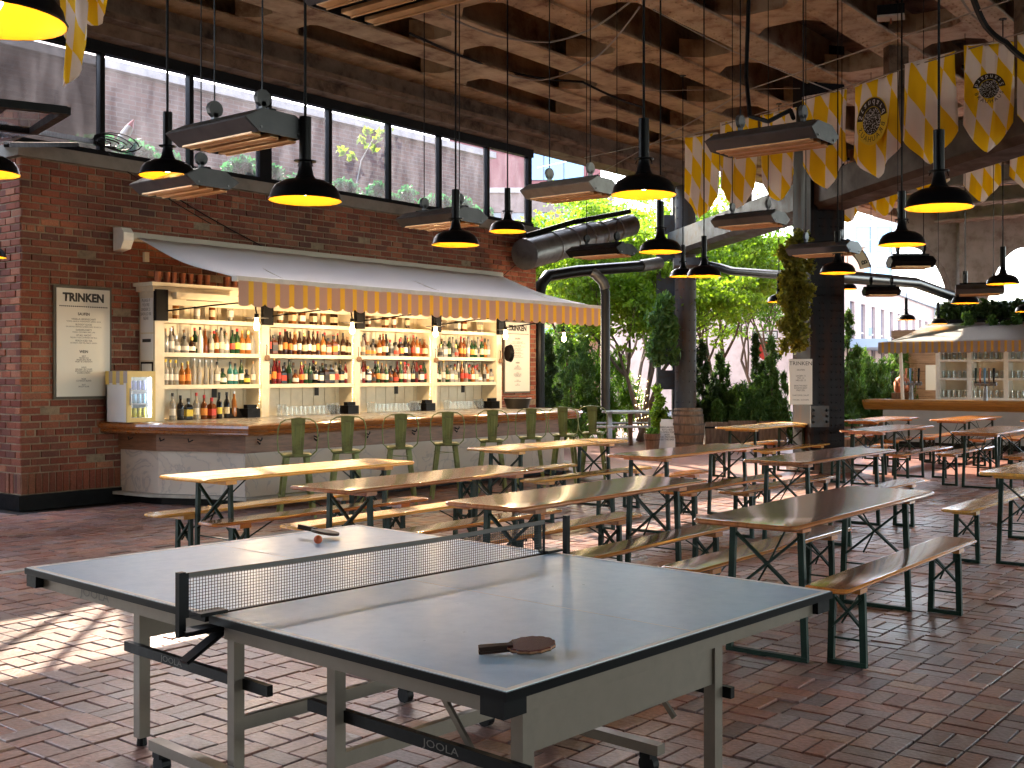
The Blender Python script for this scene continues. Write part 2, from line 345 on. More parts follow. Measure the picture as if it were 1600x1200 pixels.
# ---------------------------------------------------------------- brick bar building
WX, Y0, Y1, WH = -12.6, bx(32, 600, -12.6).y, bx(838, 600, -12.6).y, 4.02
bar_b = thing('bar_building', 'long red brick wall with a grey coping behind the open-air bar', 'building', (WX, Y0, 0))
MB().bbox((WX - .45, Y0 + .012, 0), (WX - .012, Y1, WH)).bbox((-19, Y0 + .012, 0), (WX - .453, Y0 + .4, WH)).build('wall', M_mortar, bar_b, world=True)
CH, WL = .0835, .225
wbricks = []
nrow = int((WH - .42) / CH)
SHY0, SHY1 = bx(236, 600, -12.25).y, bx(786, 600, -12.25).y
for r_ in range(nrow):
    z = .42 + r_ * CH; hdr = (r_ % 7 == 5); L = WL / 2 if hdr else WL; y = Y0 + .006 - (0 if r_ % 2 == 0 else L / 2)
    while y < Y1 - .02:
        a, b2 = max(y, Y0 + .006), min(y + L, Y1 - .004)
        hid = (SHY0 + .1 < (a + b2) / 2 < SHY1 - .1 and z < 2.5)
        if b2 - a > .04 and not hid: wbricks.append((0, (a + b2) / 2, z + CH / 2, b2 - a - .015 - .006 * random.random(), CH - .015 - .004 * random.random()))
        y += L
    x = WX - .004; first = WL if r_ % 2 else WL / 2
    while x > -15.5:
        wbricks.append((1, x - first / 2, z + CH / 2, first - .014, CH - .015)); x -= first; first = WL
yy = Y0 + .05
while yy < Y1 - .05: wbricks.append((0, yy, .30, .068, .225)); yy += .081
xx = WX - .05
while xx > -15.5: wbricks.append((1, xx, .30, .068, .225)); xx -= .081
def wbrick_local(k, l_, h):                      # a brick with chamfered face; face looks to +x (k=0) or -y (k=1)
    v, f = brick_geo(l_, h, 0, .03, .004)
    if k == 0: return np.stack([v[:, 2], v[:, 0], v[:, 1]], 1), f
    return np.stack([v[:, 0], v[:, 2] * -1, v[:, 1]], 1), [q[::-1] for q in f]
def wpos(b): return (WX, b[1], b[2]) if b[0] == 0 else (b[1], Y0, b[2])
vis = []
for b_ in wbricks:
    p = proj(wpos(b_)); 
    if -5 < p[0] < 840: vis.append((p[2], b_))
vis.sort(key=lambda t: t[0]); top300 = set(id(b_) for _, b_ in vis[:300])
cache = {}
V = []; Fc = []; nv = 0
for b_ in wbricks:
    k = (b_[0], round(b_[3], 2), round(b_[4], 3)); g = wbrick_local(*k)
    pz = np.array(wpos(b_)); j = rng.normal(0, .005); pz = pz + (np.array((j, 0, 0)) if b_[0] == 0 else np.array((0, -j, 0)))
    if id(b_) in top300:
        if k not in cache: cache[k] = MB().add(g[0], g[1]).mesh('wall_brick', M_wallbrick)
        o = link('brick', cache[k], bar_b); o.location = Vector(pz) - bar_b.location
    else:
        V.append(g[0] + pz - np.array(bar_b.location)); Fc += [tuple(t + nv for t in f) for f in g[1]]; nv += 12
me = bpy.data.meshes.new('bricks'); me.from_pydata(np.concatenate(V).tolist(), [], Fc); me.materials.append(M_wallbrick); me.update()
tag(link('bricks', me, bar_b), kind='stuff')
M_coping = mat('grey_brown_coping', (.24, .215, .18), .6, var=.25, scale=3)
cpy = MB()
yy = Y0 - .05
while yy < Y1: cpy.bbox((WX - .5, yy, WH), (WX + .05, min(yy + 2.2, Y1 + .05) - .006, WH + .15)); yy += 2.2
cpy.bbox((-19, Y0 - .05, WH), (WX - .506, Y0 + .45, WH + .15)); cpy.build('coping', M_coping, bar_b, world=True)
MB().bbox((WX - .2, Y0 - .03, 0), (WX + .03, Y1 + .03, .175)).bbox((-19, Y0 - .03, 0), (WX - .2, Y0 + .1, .175)).build('base_board', M_black, bar_b, world=True)

# clerestory glazing between the coping and the viaduct
MUL = [157, 296, 412, 513, 606, 685, 760, 825]; ZT = 5.46
clr = thing('window_band', 'long band of clear clerestory windows in black frames above the brick wall', 'window', (WX - .2, Y0, WH + .15))
XW = WX - .22
MB().bbox((XW - .06, 2.0, ZT), (XW + .06, bx(830, 300, XW).y, ZT + .14)).build('head_rail', M_black, clr, world=True)
MB().bbox((XW - .06, 2.0, WH + .15), (XW + .06, bx(830, 300, XW).y, WH + .25)).build('bottom_rail', M_black, clr, world=True)
ys = [2.0] + [bx(m, 300, XW).y for m in MUL]
for i, m in enumerate(MUL):
    wd = .20 if m == 412 else (.10 if m == 825 else .062); y = ys[i + 1]
    MB().bbox((XW - .05, y - wd / 2, WH + .25), (XW + .05, y + wd / 2, ZT)).build('mullion', M_black, clr, world=True)
    MB().bbox((XW - .004, ys[i] + .05, WH + .25), (XW + .004, y - .05, ZT)).build('pane', M_pane_d if i == 0 else M_pane, clr, world=True)

# ---------------------------------------------------------------- viaduct overhead
CZ = 6.1
via = thing('viaduct_deck', 'rusty riveted steel underside of a viaduct roofing the beer garden', 'viaduct', (-6, 14, CZ))
MB().bbox((-12.9, -36.5, 6.78), (40, 37, 7.3)).build('deck_plate', M_rustdark, via, world=True)  # stretched out of view to the right and rear to block skylight
MB().bbox((-12.95, 1.5, ZT + .14), (-12.5, 21.5, 6.78)).bbox((-12.5, 1.5, 5.75), (-12.28, 21.5, 5.82)).build('edge_girder', M_rustdark, via, world=True)
BX = [-12.3, -11.2, -10.0, -8.7, -7.35, -5.85, -4.4, -3.0, -1.6, -.2, 1.2, 2.6, 4.0]
for i, x in enumerate(BX):
    fw = .46 if x < -8 else .52; m = M_rust if x < -8 else M_tansteel
    b_ = MB().bbox((x - fw / 2, -2.8, CZ), (x + fw / 2, 36.5, CZ + .035)).bbox((x - fw / 2 + .1, -2.8, CZ + .035), (x + fw / 2 - .1, 36.5, CZ + .06)).bbox((x - .02, -2.8, CZ + .06), (x + .02, 36.5, 6.78))
    beam = b_.build('beam', m, via, world=True)
    if -9 < x < -3.5:
        rv = MB(); y = 9.0
        while y < 26:
            for dx in (-.2, -.13, .13, .2):
                yy_ = y + (.04 if abs(dx) > .15 else 0)
                ring = [(x + dx + .017 * math.cos(t * PI / 3), yy_ + .017 * math.sin(t * PI / 3), CZ) for t in range(6)]
                ring2 = [(x + dx + .010 * math.cos(t * PI / 3), yy_ + .010 * math.sin(t * PI / 3), CZ - .013) for t in range(6)]
                rv.add(ring + ring2, [(t, (t + 1) % 6, 6 + (t + 1) % 6, 6 + t) for t in range(6)] + [tuple(range(6, 12))])
            y += .14
        rm = rv.mesh('rivets', m, False, via.location); ro = link('rivets', rm, beam); tag(ro, kind='stuff')
# batten plates that close the pockets between beams
for i in range(len(BX) - 1):
    x0, x1 = BX[i] + .2, BX[i + 1] - .2
    if x0 > 0: continue
    y = 6 + (i % 2) * 1.7 + (i % 3) * .35
    while y < 35:
        g = min(.28, (x1 - x0) * .3); hw = .30
        poly = [(x0, y - hw - g), (x0 + g, y - hw), (x1 - g, y - hw), (x1, y - hw - g), (x1, y + hw + g), (x1 - g, y + hw), (x0 + g, y + hw), (x0, y + hw + g)]
        MB().prism(poly, lambda p: (p[0], p[1], CZ + .04), lambda p: (p[0], p[1], CZ + .30)).build('batten_plate', M_rust if x0 < -7.5 else M_tansteel, via, world=True)
        y += 3.35
# unseen wall added behind the viewpoint to block light from that side
rw = MB().bbox((-19, -7.4, 0), (16, -7, 6.78)).build('rear_light_blocker', mat('light_blocker_grey', (.24, .25, .27), .85, var=.2, scale=3))
tag(rw, 'plain grey wall added unseen behind the viewpoint to block light', 'wall', kind='structure')
# columns and portal beam
colA = bd(1071, 600, 24.2); colA.z = 0
ca = thing('riveted_column', 'round grey riveted column behind the wooden barrel', 'column', colA)
MB().lathe([(.30, 0), (.30, .25), (.235, .3), (.23, 3.6), (.225, 6.7)], n=20).build('shaft', mat('column_grey_rust', (.07, .066, .066), .6, 0, scale=1.2, dirt=(.10, .045, .022), var=.4, stretch=(2, 2, .3), spec=.2), ca, smooth=True)
rv = MB()
for k in range(10):
    for q in range(26):
        a_ = 2 * PI * k / 10; rr = .236 - .0004 * q; cpt = Vector((rr * math.cos(a_), rr * math.sin(a_), .5 + q * .22))
        rv.tube([cpt, cpt + Vector((.018 * math.cos(a_), .018 * math.sin(a_), 0))], [.022, .010], 6)
tag(rv.build('rivets', M_greysteel, ca), kind='stuff')
pA2 = bd(1041, 600, 24.6); pA2.z = 0
cb2 = thing('lattice_post', 'square grey steel post with open panels beside the round riveted column', 'column', pA2, math.atan2(S_, C_))
for sx in (-.17, .17):
    MB().bbox((sx - .04, -.17, 0), (sx + .04, .17, 6.7)).build('angle_bar', M_greysteel, cb2)
for z in (0, 1.2, 1.75, 2.5, 3.25, 4.0, 4.6, 5.4): MB().bbox((-.13, -.16, z), (.13, -.14, z + .42)).build('panel', M_greysteel, cb2)
colB = bd(1284, 600, 17.8); colB.z = 0
M_colB = mat('dark_riveted_column', (.010, .0095, .012), .6, 0, scale=1.5, dirt=(.04, .016, .009), var=.3, stretch=(2, 2, .4), spec=.12)
rzB = math.atan2(S_, C_) + R(14)
cB = thing('riveted_column', 'massive dark riveted steel column draped with ivy and a menu board', 'column', colB, rzB)
MB().bbox((-.24, -.30, 0), (.24, .30, 6.7)).build('shaft', M_colB, cB)
MB().bbox((-.36, -.34, 0), (-.243, .30, 6.7)).build('flange', M_colB, cB)
MB().bbox((-.42, -.42, 0), (.48, .42, .05)).bbox((-.30, -.36, .05), (.36, .36, .35)).build('base_plate', mat('rust_base', (.10, .05, .03), .7, var=.4), cB)
rv = MB()
for z in range(50):
    for x in (-.18, -.12, .02, .10, .18):
        rv.tube([(x, -.30, .5 + z * .12), (x, -.315, .5 + z * .12)], [.013, .008], 6)
tag(rv.build('rivets', M_colB, cB), kind='stuff')
gp = MB().bbox((-.37, -.375, .72), (-.06, -.345, 1.05)); gusset = gp.build('gusset_plate', M_greysteel, cB)
for z in (.8, .89, .98):
    for x in (-.33, -.10): MB().tube([(x, -.375, z), (x, -.405, z)], [.025, .018], 6).build('bolt', M_black, gusset)
# portal beam from column to column, skewed across the viaduct
dAB = (colB - colA); dAB.z = 0
p0, p1 = colA - dAB * .05, colA + dAB * 2.6
pb = thing('portal_beam', 'deep skewed steel beam spanning from column to column under the viaduct', 'beam', (colB.x, colB.y, 4.15))
t_ = dAB.normalized(); n_ = Vector((-t_.y, t_.x, 0))
b_ = MB()
poly = [(-.3, 4.2), (-.22, 4.12), (.22, 4.12), (.3, 4.2), (.3, 4.62), (-.3, 4.62)]
def seg_(q0, q1): return (lambda p: q0 + n_ * p[0] + Vector((0, 0, p[1]))), (lambda p: q1 + n_ * p[0] + Vector((0, 0, p[1])))
fa, fb = seg_(p0, colB); MB().prism(poly, fa, fb).build('grey_span', M_greysteel, pb, world=True)
fa, fb = seg_(colB + t_ * .01, p1); MB().prism(poly, fa, fb).build('brown_span', mat('brown_portal', (.045, .023, .015), .6, var=.3, scale=3, spec=.2), pb, world=True)
for q in (.0, .5, 1.35, 1.8, 2.3):
    c = colA + dAB * q + Vector((0, 0, 5.4)); MB().box(c, (.16, .3, 1.5), math.atan2(t_.y, t_.x)).build('hanger', M_rustdark, pb, world=True)

# next bay: arched column and bracket beyond the far bar
ac = bd(1512, 600, 31); ac.z = 0
acol = thing('arched_column', 'pale grey column with curved arch brackets behind the far bar hedge', 'column', ac, math.atan2(S_, C_))
M_pale = mat('pale_grey_steel', (.22, .215, .195), .6, .0, scale=2.5, dirt=(.12, .10, .08), var=.3)
MB().bbox((-.33, -.3, 0), (.33, .3, 6.7)).build('shaft', M_pale, acol)
for sx in (-1, 1):
    poly = [(sx * .33, 6.7), (sx * .33, 3.0)]
    for k in range(0, 13): 
        a_ = PI * k / 24; poly.append((sx * (.36 + 1.25 * (1 - math.cos(a_))), 3.0 + 2.2 * math.sin(a_)))
    poly += [(sx * 1.9, 5.2), (sx * 1.9, 6.7)]
    if sx > 0: poly = poly[::-1]
    MB().prism(poly, lambda p: (p[0], -.06, p[1]), lambda p: (p[0], .06, p[1])).build('arch_bracket', M_pale, acol)
    rim = [(sx * (.36 + 1.25 * (1 - math.cos(PI * k / 24))), 0, 3.0 + 2.2 * math.sin(PI * k / 24)) for k in range(13)]
    rb_ = MB()
    for a_, b2 in zip(rim[:-1], rim[1:]): rb_.bar(a_, b2, .3, .03, (0, 1, 0))
    rb_.build('bracket_flange', M_pale, acol)
nb = thing('far_bay_girders', 'pale lattice girders under the next bay of the viaduct', 'girder', (-2, 34, CZ))
for k in range(4):
    y = 25 + k * 2.8; g = MB().bbox((-10.5, y - .25, 5.7), (8, y + .25, 5.74)).bbox((-10.5, y - .02, 5.74), (8, y + .02, 6.09))
    x = -10.5
    while x < 7: g.bar((x, y - .2, 5.69), (x + .5, y + .2, 5.69), .05, .012).bar((x, y + .2, 5.675), (x + .5, y - .2, 5.675), .05, .012); x += .5
    g.build('lattice_girder', M_pale, nb, world=True)

# ---------------------------------------------------------------- bar counter
RX = -10.42                                              # outer line of the wooden rail
YL, YR = bz(398, 666, .98).y, 14.75
ctr = thing('bar_counter', 'long marble-fronted bar counter with a rounded brown wooden rail', 'bar counter', (RX, 11, 0))
M_marble = bpy.data.materials.new('veined_marble'); n, l, b = nodes(M_marble)
tc = n.new('ShaderNodeTexCoord'); ns = n.new('ShaderNodeTexNoise'); ns.inputs['Scale'].default_value = 1.6; ns.inputs['Detail'].default_value = 9; ns.inputs['Distortion'].default_value = 1.6; l.new(tc.outputs['Object'], ns.inputs['Vector'])
r = n.new('ShaderNodeValToRGB'); l.new(ns.outputs[0], r.inputs[0]); e = r.color_ramp.elements
e[0].position = .44; e[0].color = (.54, .46, .38, 1); e[1].position = .56; e[1].color = (.58, .50, .42, 1); q = e.new(.497); q.color = (.38, .34, .31, 1); q = e.new(.485); q.color = (.53, .45, .38, 1); q = e.new(.515); q.color = (.55, .47, .39, 1)
l.new(r.outputs[0], b.inputs['Base Color']); b.inputs['Roughness'].default_value = .32
def outline(d):                                          # plan of the counter front, inset by d from the rail
    p = [(WX + .01, YL - .42 + d), (WX + .7, YL - .35 + d), (RX - .62 - d * .4, YL - .02 + d), (RX - d, YL + .12 + d * .6)]
    p += [(RX - d, YR - 1.0)]
    for k in range(1, 7):
        a_ = PI / 2 * k / 6; p.append((RX - 1.0 + (1.0 - d) * math.cos(a_), YR - 1.0 + (1.0 - d) * math.sin(a_)))
    p += [(WX + .01, YR - d)]
    return p
def wall_strip(d0, d1, z0, z1):
    a_, b2 = outline(d0), outline(d1); m = MB()
    for i in range(len(a_) - 1):
        m.add([(*a_[i], z0), (*a_[i + 1], z0), (*b2[i + 1], z1), (*b2[i], z1)], [(0, 1, 2, 3)])
    return m
MB().prism(outline(.30), lambda p: (p[0], p[1], .13), lambda p: (p[0], p[1], .88)).build('marble_front', M_marble, ctr, world=True)
wall_strip(.27, .27, .64, .91).build('apron_board', mat('dark_apron_wood', (.20, .085, .04), .4, var=.4, scale=5, stretch=(1, 1, 9)), ctr, world=True)
rail = MB()
prof = [(.20, .84), (.06, .85), (.03, .87), (.05, .895), (.015, .91), (0, .935), (.012, .965), (.05, .98), (.16, .985)]
for (d0, z0), (d1, z1) in zip(prof[:-1], prof[1:]):
    s_ = wall_strip(d0, d1, z0, z1); rail.add(s_.v, s_.f)
rail.build('rail', M_barwood, ctr, world=True)
MB().prism(outline(.14), lambda p: (p[0], p[1], .93), lambda p: (p[0], p[1], .978)).build('counter_top', mat('zinc_top', (.36, .34, .31), .28, .3, var=.3, scale=3), ctr, world=True)
MB().prism(outline(.18), lambda p: (p[0], p[1], .10), lambda p: (p[0], p[1], .135)).build('foot_ledge', mat('stone_ledge', (.38, .34, .28), .6, var=.2), ctr, world=True)
MB().prism(outline(.34), lambda p: (p[0], p[1], 0), lambda p: (p[0], p[1], .10)).build('plinth', M_black, ctr, world=True)
for k in range(8):                                       # coat hooks under the rail
    y = YL + .45 + k * .83; hk = MB().tube([(RX - .27, y, .80), (RX - .21, y, .78), (RX - .19, y, .80), (RX - .19, y, .82)], .008, 6).tube([(RX - .27, y, .77), (RX - .23, y, .74), (RX - .22, y, .76)], .008, 6)
    hk.build('hook', M_black, ctr, world=True)
for k, (x_, y_) in enumerate(((-12.1, -.26), (-11.55, -.2), (-11.1, -.13))):
    MB().tube([(x_, YL + y_, .80), (x_, YL + y_ - .05, .78), (x_, YL + y_ - .06, .82)], .008, 6).build('hook', M_black, ctr, world=True)

# ---------------------------------------------------------------- back bar shelves
XF = -12.25
zs = [1.415, 1.815, 2.235]
PO = [(242, 257), (409, 421), (554, 563), (675, 683), (776, 784)]
PY = [(bx(a_, 560, XF).y, bx(b2, 560, XF).y) for a_, b2 in PO]
shf = thing('back_bar_shelves', 'cream painted back-bar shelving in four bays under the awning', 'shelving', (WX, PY[0][0], .98))
for a_, b2 in PY: MB().bbox((WX + .02, a_, .90), (XF, b2, 2.60)).build('post', M_cream, shf, world=True)
MB().bbox((WX + .02, PY[0][0] - .05, 2.56), (XF + .04, PY[-1][1] + .05, 2.62)).bbox((WX + .02, PY[0][0] - .09, 2.62), (XF + .09, PY[-1][1] + .09, 2.665)).bbox((XF - .03, PY[0][0] + .01, 2.40), (XF + .012, PY[-1][1] - .01, 2.558)).build('cornice', M_cream, shf, world=True)
yb = PY[0][1]
while yb < PY[-1][0]:
    MB().bbox((WX + .005, yb, .95), (WX + .018, min(yb + .19, PY[-1][0]), 2.55)).build('back_board', M_cream, shf, world=True); yb += .2
for i in range(4):
    for z in zs: MB().bbox((WX + .02, PY[i][1] + .002, z - .052), (XF - .008, PY[i + 1][0] - .002, z)).build('shelf', M_cream, shf, world=True)
MB().bbox((WX + .02, PY[0][1], .955), (XF + .25, PY[-1][0], .979)).build('work_top', mat('worktop', (.33, .30, .27), .35, var=.3), shf, world=True)

# bottles
GL = {'clear': mat('clear_glass_bottle', (.62, .60, .55), .08, trans=.6, spec=.6), 'amber': mat('amber_glass_bottle', (.17, .045, .008), .08, trans=.15), 'brown': mat('dark_brown_bottle', (.035, .012, .006), .1),
      'green': mat('green_glass_bottle', (.012, .05, .018), .1, trans=.1), 'black': mat('black_glass_bottle', (.006, .006, .008), .1), 'red': mat('red_liquor_bottle', (.15, .01, .014), .1, trans=.1),
      'teal': mat('teal_glass_bottle', (.03, .20, .19), .1, trans=.3), 'honey': mat('honey_coloured_bottle', (.36, .13, .025), .08, trans=.25), 'white': mat('white_ceramic_bottle', (.7, .68, .62), .3)}
LB = {'white': mat('white_label', (.78, .74, .66), .6, var=.15, scale=60), 'cream': mat('cream_label', (.66, .55, .36), .6, var=.3, scale=60), 'black': mat('black_label', (.02, .02, .022), .5), 'orange': mat('orange_label', (.75, .28, .05), .6), 'red': mat('red_label', (.5, .05, .03), .6), 'green': mat('green_label', (.10, .35, .06), .6), 'yellow': mat('yellow_label', (.8, .6, .08), .6)}
CP = {'black': mat('black_cap', (.012, .012, .012), .4), 'red': mat('red_cap', (.45, .02, .02), .4), 'gold': mat('gold_cap', (.6, .4, .1), .3, .8), 'yellow': mat('yellow_cap', (.75, .55, .03), .4), 'silver': mat('silver_cap', (.6, .6, .6), .3, .9), 'wood': mat('cork_cap', (.30, .17, .08), .7)}
SHP = {'round': ([(.0, 0), (.038, .002), (.040, .012), (.040, .165), (.034, .19), (.016, .215), (.0145, .265)], (.0408, .05, .135), (.0165, .255, .295), 10),
       'tall': ([(.0, 0), (.034, .002), (.036, .012), (.036, .19), (.026, .225), (.0145, .245), (.014, .30)], (.0368, .06, .14), (.016, .285, .325), 10),
       'square': ([(.0, 0), (.052, .002), (.054, .012), (.054, .155), (.045, .175), (.018, .19), (.016, .225)], (.0552, .045, .125), (.020, .215, .26), 4),
       'squat': ([(.0, 0), (.048, .002), (.052, .015), (.052, .09), (.043, .125), (.018, .145), (.016, .175)], (.0528, .03, .085), (.021, .165, .21), 10),
       'slim': ([(.0, 0), (.030, .002), (.031, .012), (.030, .21), (.016, .25), (.0135, .32)], (.0318, .07, .16), (.0155, .305, .335), 8)}
PR = {}
def omesh(mb, name):
    me_ = mb.mesh(name, [None] if False else GL['clear'], True); return me_
for k, (pf, lb, cp, nn) in SHP.items():
    PR[k] = (MB().lathe(pf, n=nn).mesh('bottle_glass', GL['clear'], nn > 4), MB().lathe([(lb[0], lb[1]), (lb[0], lb[2])], n=nn).mesh('bottle_label', LB['white'], nn > 4), MB().lathe([(0.0, cp[1]), (cp[0], cp[1] + .001), (cp[0], cp[2]), (0.0, cp[2] + .001)], n=8).mesh('bottle_cap', CP['black'], True))
def setm(o, m):
    o.material_slots[0].link = 'OBJECT'; o.material_slots[0].material = m
SWORD = {'round': 'round-shouldered', 'tall': 'tall slender', 'square': 'square', 'squat': 'squat wide', 'slim': 'slim long-necked'}
def bottle(p, shp, g, lb, cp, label, group, s=1.0):
    o = thing('liquor_bottle', label, 'bottle', p, random.uniform(-.3, .3) + (PI / 4 if False else 0), group); o.scale = (s, s, s)
    for nm, me_, m in (('glass_body', PR[shp][0], GL[g]), ('paper_label', PR[shp][1], LB[lb] if lb else None), ('cap', PR[shp][2], CP[cp])):
        if m is None: continue
        c = link(nm, me_, o); setm(c, m)
    return o
BAYN = ['leftmost', 'second', 'third', 'rightmost']
LVN = {0: 'lower', 1: 'middle', 2: 'top'}
pal = {(0, 0): [('tall','clear','white','yellow')]*3 + [('round','honey','orange','gold')]*2 + [('slim','clear',None,'silver')]*4 + [('round','clear','white','black'),('squat','green','white','black'),('round','teal','white','black'),('round','teal','white','black'),('tall','green','white','black'),('squat','black','yellow','black'),('tall','clear','white','wood'),('tall','red','white','red'),('tall','red','cream','red')],
       (0, 1): [('round','clear',None,'wood'),('round','clear','white','silver'),('squat','clear','white','silver'),('squat','clear','white','black'),('squat','brown','white','gold'),('tall','white','white','black'),('slim','amber',None,'wood'),('round','clear','cream','wood'),('tall','amber','cream','black'),('tall','clear','cream','black'),('round','clear','white','wood'),('tall','green','red','black'),('tall','green','yellow','red'),('round','honey','cream','gold'),('round','honey','white','gold')]}
mixA = [('tall','amber'),('round','amber'),('square','amber'),('tall','brown'),('round','honey'),('slim','brown'),('round','brown'),('square','brown'),('tall','black')]
mixB = [('tall','red'),('square','brown'),('round','green'),('squat','amber'),('tall','black'),('square','black'),('round','clear'),('tall','green'),('slim','red'),('round','brown')]
mixC = [('square','clear'),('tall','clear'),('round','honey'),('slim','clear'),('squat','clear'),('tall','amber'),('round','green')]
for bay in range(4):
    ya, yb_ = PY[bay][1] + .06, PY[bay + 1][0] - .05
    for lv in (0, 1):
        x0_ = XF - .085; lst = pal.get((bay, lv)); y = ya; k = 0; rowlist = []
        while y < yb_:
            if lst: spec = lst[k % len(lst)]; 
            else:
                sh, g = random.choice(mixA if (lv == 1 and bay in (1,)) else mixB if (lv == 0 and bay != 3) else (mixA + mixC if bay == 2 else mixC))
                spec = (sh, g, random.choice(['white', 'cream', 'white', 'cream', 'black', 'red', 'orange']), random.choice(['black', 'black', 'black', 'red', 'wood', 'gold']))
            rowlist.append((y, spec)); y += {'square': .094, 'squat': .104}.get(spec[0], .079) + random.uniform(0, .008); k += 1
        for k, (y, spec) in enumerate(rowlist):
            cw = {'clear': 'clear glass', 'amber': 'amber', 'brown': 'dark brown', 'green': 'green glass', 'black': 'black', 'red': 'red', 'teal': 'teal glass', 'honey': 'honey-coloured', 'white': 'white ceramic'}[spec[1]]
            bottle((x0_ + random.uniform(-.015, .015), y, zs[lv]), *spec, f'{SWORD[spec[0]]} {cw} bottle, {ORD[k]} from left on {LVN[lv]} shelf, {BAYN[bay]} bay', 'bottles on the back-bar shelves', random.uniform(.92, 1.06))
        # a second rank stands behind, seen between the front bottles
        y = ya + .05; k = 0
        while y < yb_ and not (bay == 0 and lv == 0):
            sh, g = random.choice(mixA + mixB)
            bottle((x0_ - .11, y, zs[lv]), sh, g, random.choice(['white', 'cream', 'black']), random.choice(['black', 'red', 'wood']), f'bottle half hidden in the rear row, {ORD[k]} from left, {LVN[lv]} shelf, {BAYN[bay]} bay', 'bottles in the rear rows', 1.0)
            y += random.uniform(.13, .2); k += 1
    nt_ = [4, 6, 4, 4][bay]
    for k in range(nt_):
        y = ya + .12 + (yb_ - ya - .2) * (k + random.uniform(0, .5)) / nt_; g = ['honey', 'clear', 'amber', 'clear', 'clear'][k % 5] if bay in (0, 3) else random.choice(['amber', 'brown', 'honey'])
        bottle((XF - .12, y, zs[2]), random.choice(['round', 'tall', 'square']), g, random.choice(['white', 'cream']), random.choice(['black', 'wood', 'gold']), f'showpiece bottle, {ORD[k]} from the left on the top shelf of the {BAYN[bay]} bay', 'bottles on the top shelf')
for k, (g, lb, cp, sh) in enumerate((('clear','white','black','tall'),('black','black','black','round'),('black','yellow','black','square'),('clear','white','red','tall'),('amber','orange','red','round'),('amber','red','red','square'),('black','yellow','black','tall'),('black','cream','black','tall'),('honey',None,'silver','slim'))):
    bottle((XF + .06, PY[0][1] + .07 + k * .112, .979), sh, g, lb, cp, f'{g} bottle, {ORD[k]} from the left on the counter below the leftmost bay', 'bottles on the back counter', 1.04)

# tumblers, copper cups, tills and small gear
gm = MB().lathe([(.0, .004), (.030, .004), (.036, .13), (.038, .13), (.033, 0), (.0, 0)], n=10).mesh('tumbler', M_clear, True)
gm2 = MB().lathe([(.0, .004), (.028, .004), (.030, .16), (.0325, .16), (.031, 0), (.0, 0)], n=10).mesh('highball', M_clear, True)
for bay in (1, 2, 3):
    ya = PY[bay][1] + .08; nG = 14 if bay < 3 else 12
    for k in range(nG):
        o = link('drinking_glass', gm2 if k < 2 or k > nG - 4 else gm); o.location = (XF + .10 + random.uniform(-.01, .01) , ya + k * .078, .979)
        tag(o, f'clear drinking glass, {ORD[k]} from the left in the row below the {BAYN[bay]} bay', 'glass', 'glasses lined up on the back counter')
M_copper = mat('dull_copper', (.30, .10, .05), .35, .7, var=.4, scale=8)
cm = MB().lathe([(.0, 0), (.038, 0), (.043, .14), (.040, .14), (.036, .01), (0, .01)], n=12).mesh('copper_cup', M_copper, True)
for k, px in enumerate((246, 261, 271, 285, 297, 311, 323, 354, 366)):
    o = link('copper_cup', cm); p = bx(px, 440, XF - .06); o.location = (XF - .06, p.y, 2.665); tag(o, f'small copper cup, {ORD[k]} from the left on top of the bar cornice', 'cup', 'copper cups on the cornice')
for k, (bay, f_) in enumerate(((0, .82), (1, .88), (2, .86), (3, .84))):
    y = PY[bay][1] + (PY[bay + 1][0] - PY[bay][1]) * f_
    t = thing('cash_register', f'small black till standing in the {BAYN[bay]} bay of the back bar', 'till', (XF + .08, y, .979), 0, 'tills on the back counter')
    MB().bbox((-.09, -.09, 0), (.09, .11, .12)).bbox((-.05, -.05, .12), (.03, .10, .17)).build('printer', M_black, t)
    MB().add([(.02, -.33, .01), (.02, -.11, .01), (-.08, -.11, .13), (-.08, -.33, .13), (.0, -.33, 0), (.0, -.11, 0), (-.1, -.11, .12), (-.1, -.33, .12)], [(0, 1, 2, 3), (7, 6, 5, 4), (0, 3, 7, 4), (1, 5, 6, 2), (3, 2, 6, 7), (0, 4, 5, 1)]).build('screen', M_blackpaint, t)
    sg = MB().bbox((WX + .02, y - .28, 1.24), (WX + .032, y - .21, 1.36)).build('paper_sign', M_print); sg.location = (0, 0, 0); tag(sg, f'small dark notice pinned to the boards in the {BAYN[bay]} bay', 'notice', 'small notices on the back boards')
# opener hooks on the posts
for i, (a_, b2) in enumerate(PY[1:]):
    t = thing('bottle_opener', f'wall-mounted wooden bottle opener on the {ORD[i+1]} shelf post from the left', 'bottle opener', (XF, (a_ + b2) / 2, 1.72), 0, 'bottle openers on the shelf posts')
    MB().lathe([(0, 0), (.035, .01), (.04, .04), (.03, .075), (0, .085)], (.04, 0, 0), 10).build('knob', M_oldwood, t, True)
    MB().tube([(.02, 0, .08), (.03, 0, .2), (.015, 0, .22)], .006, 6).build('hook', M_black, t)
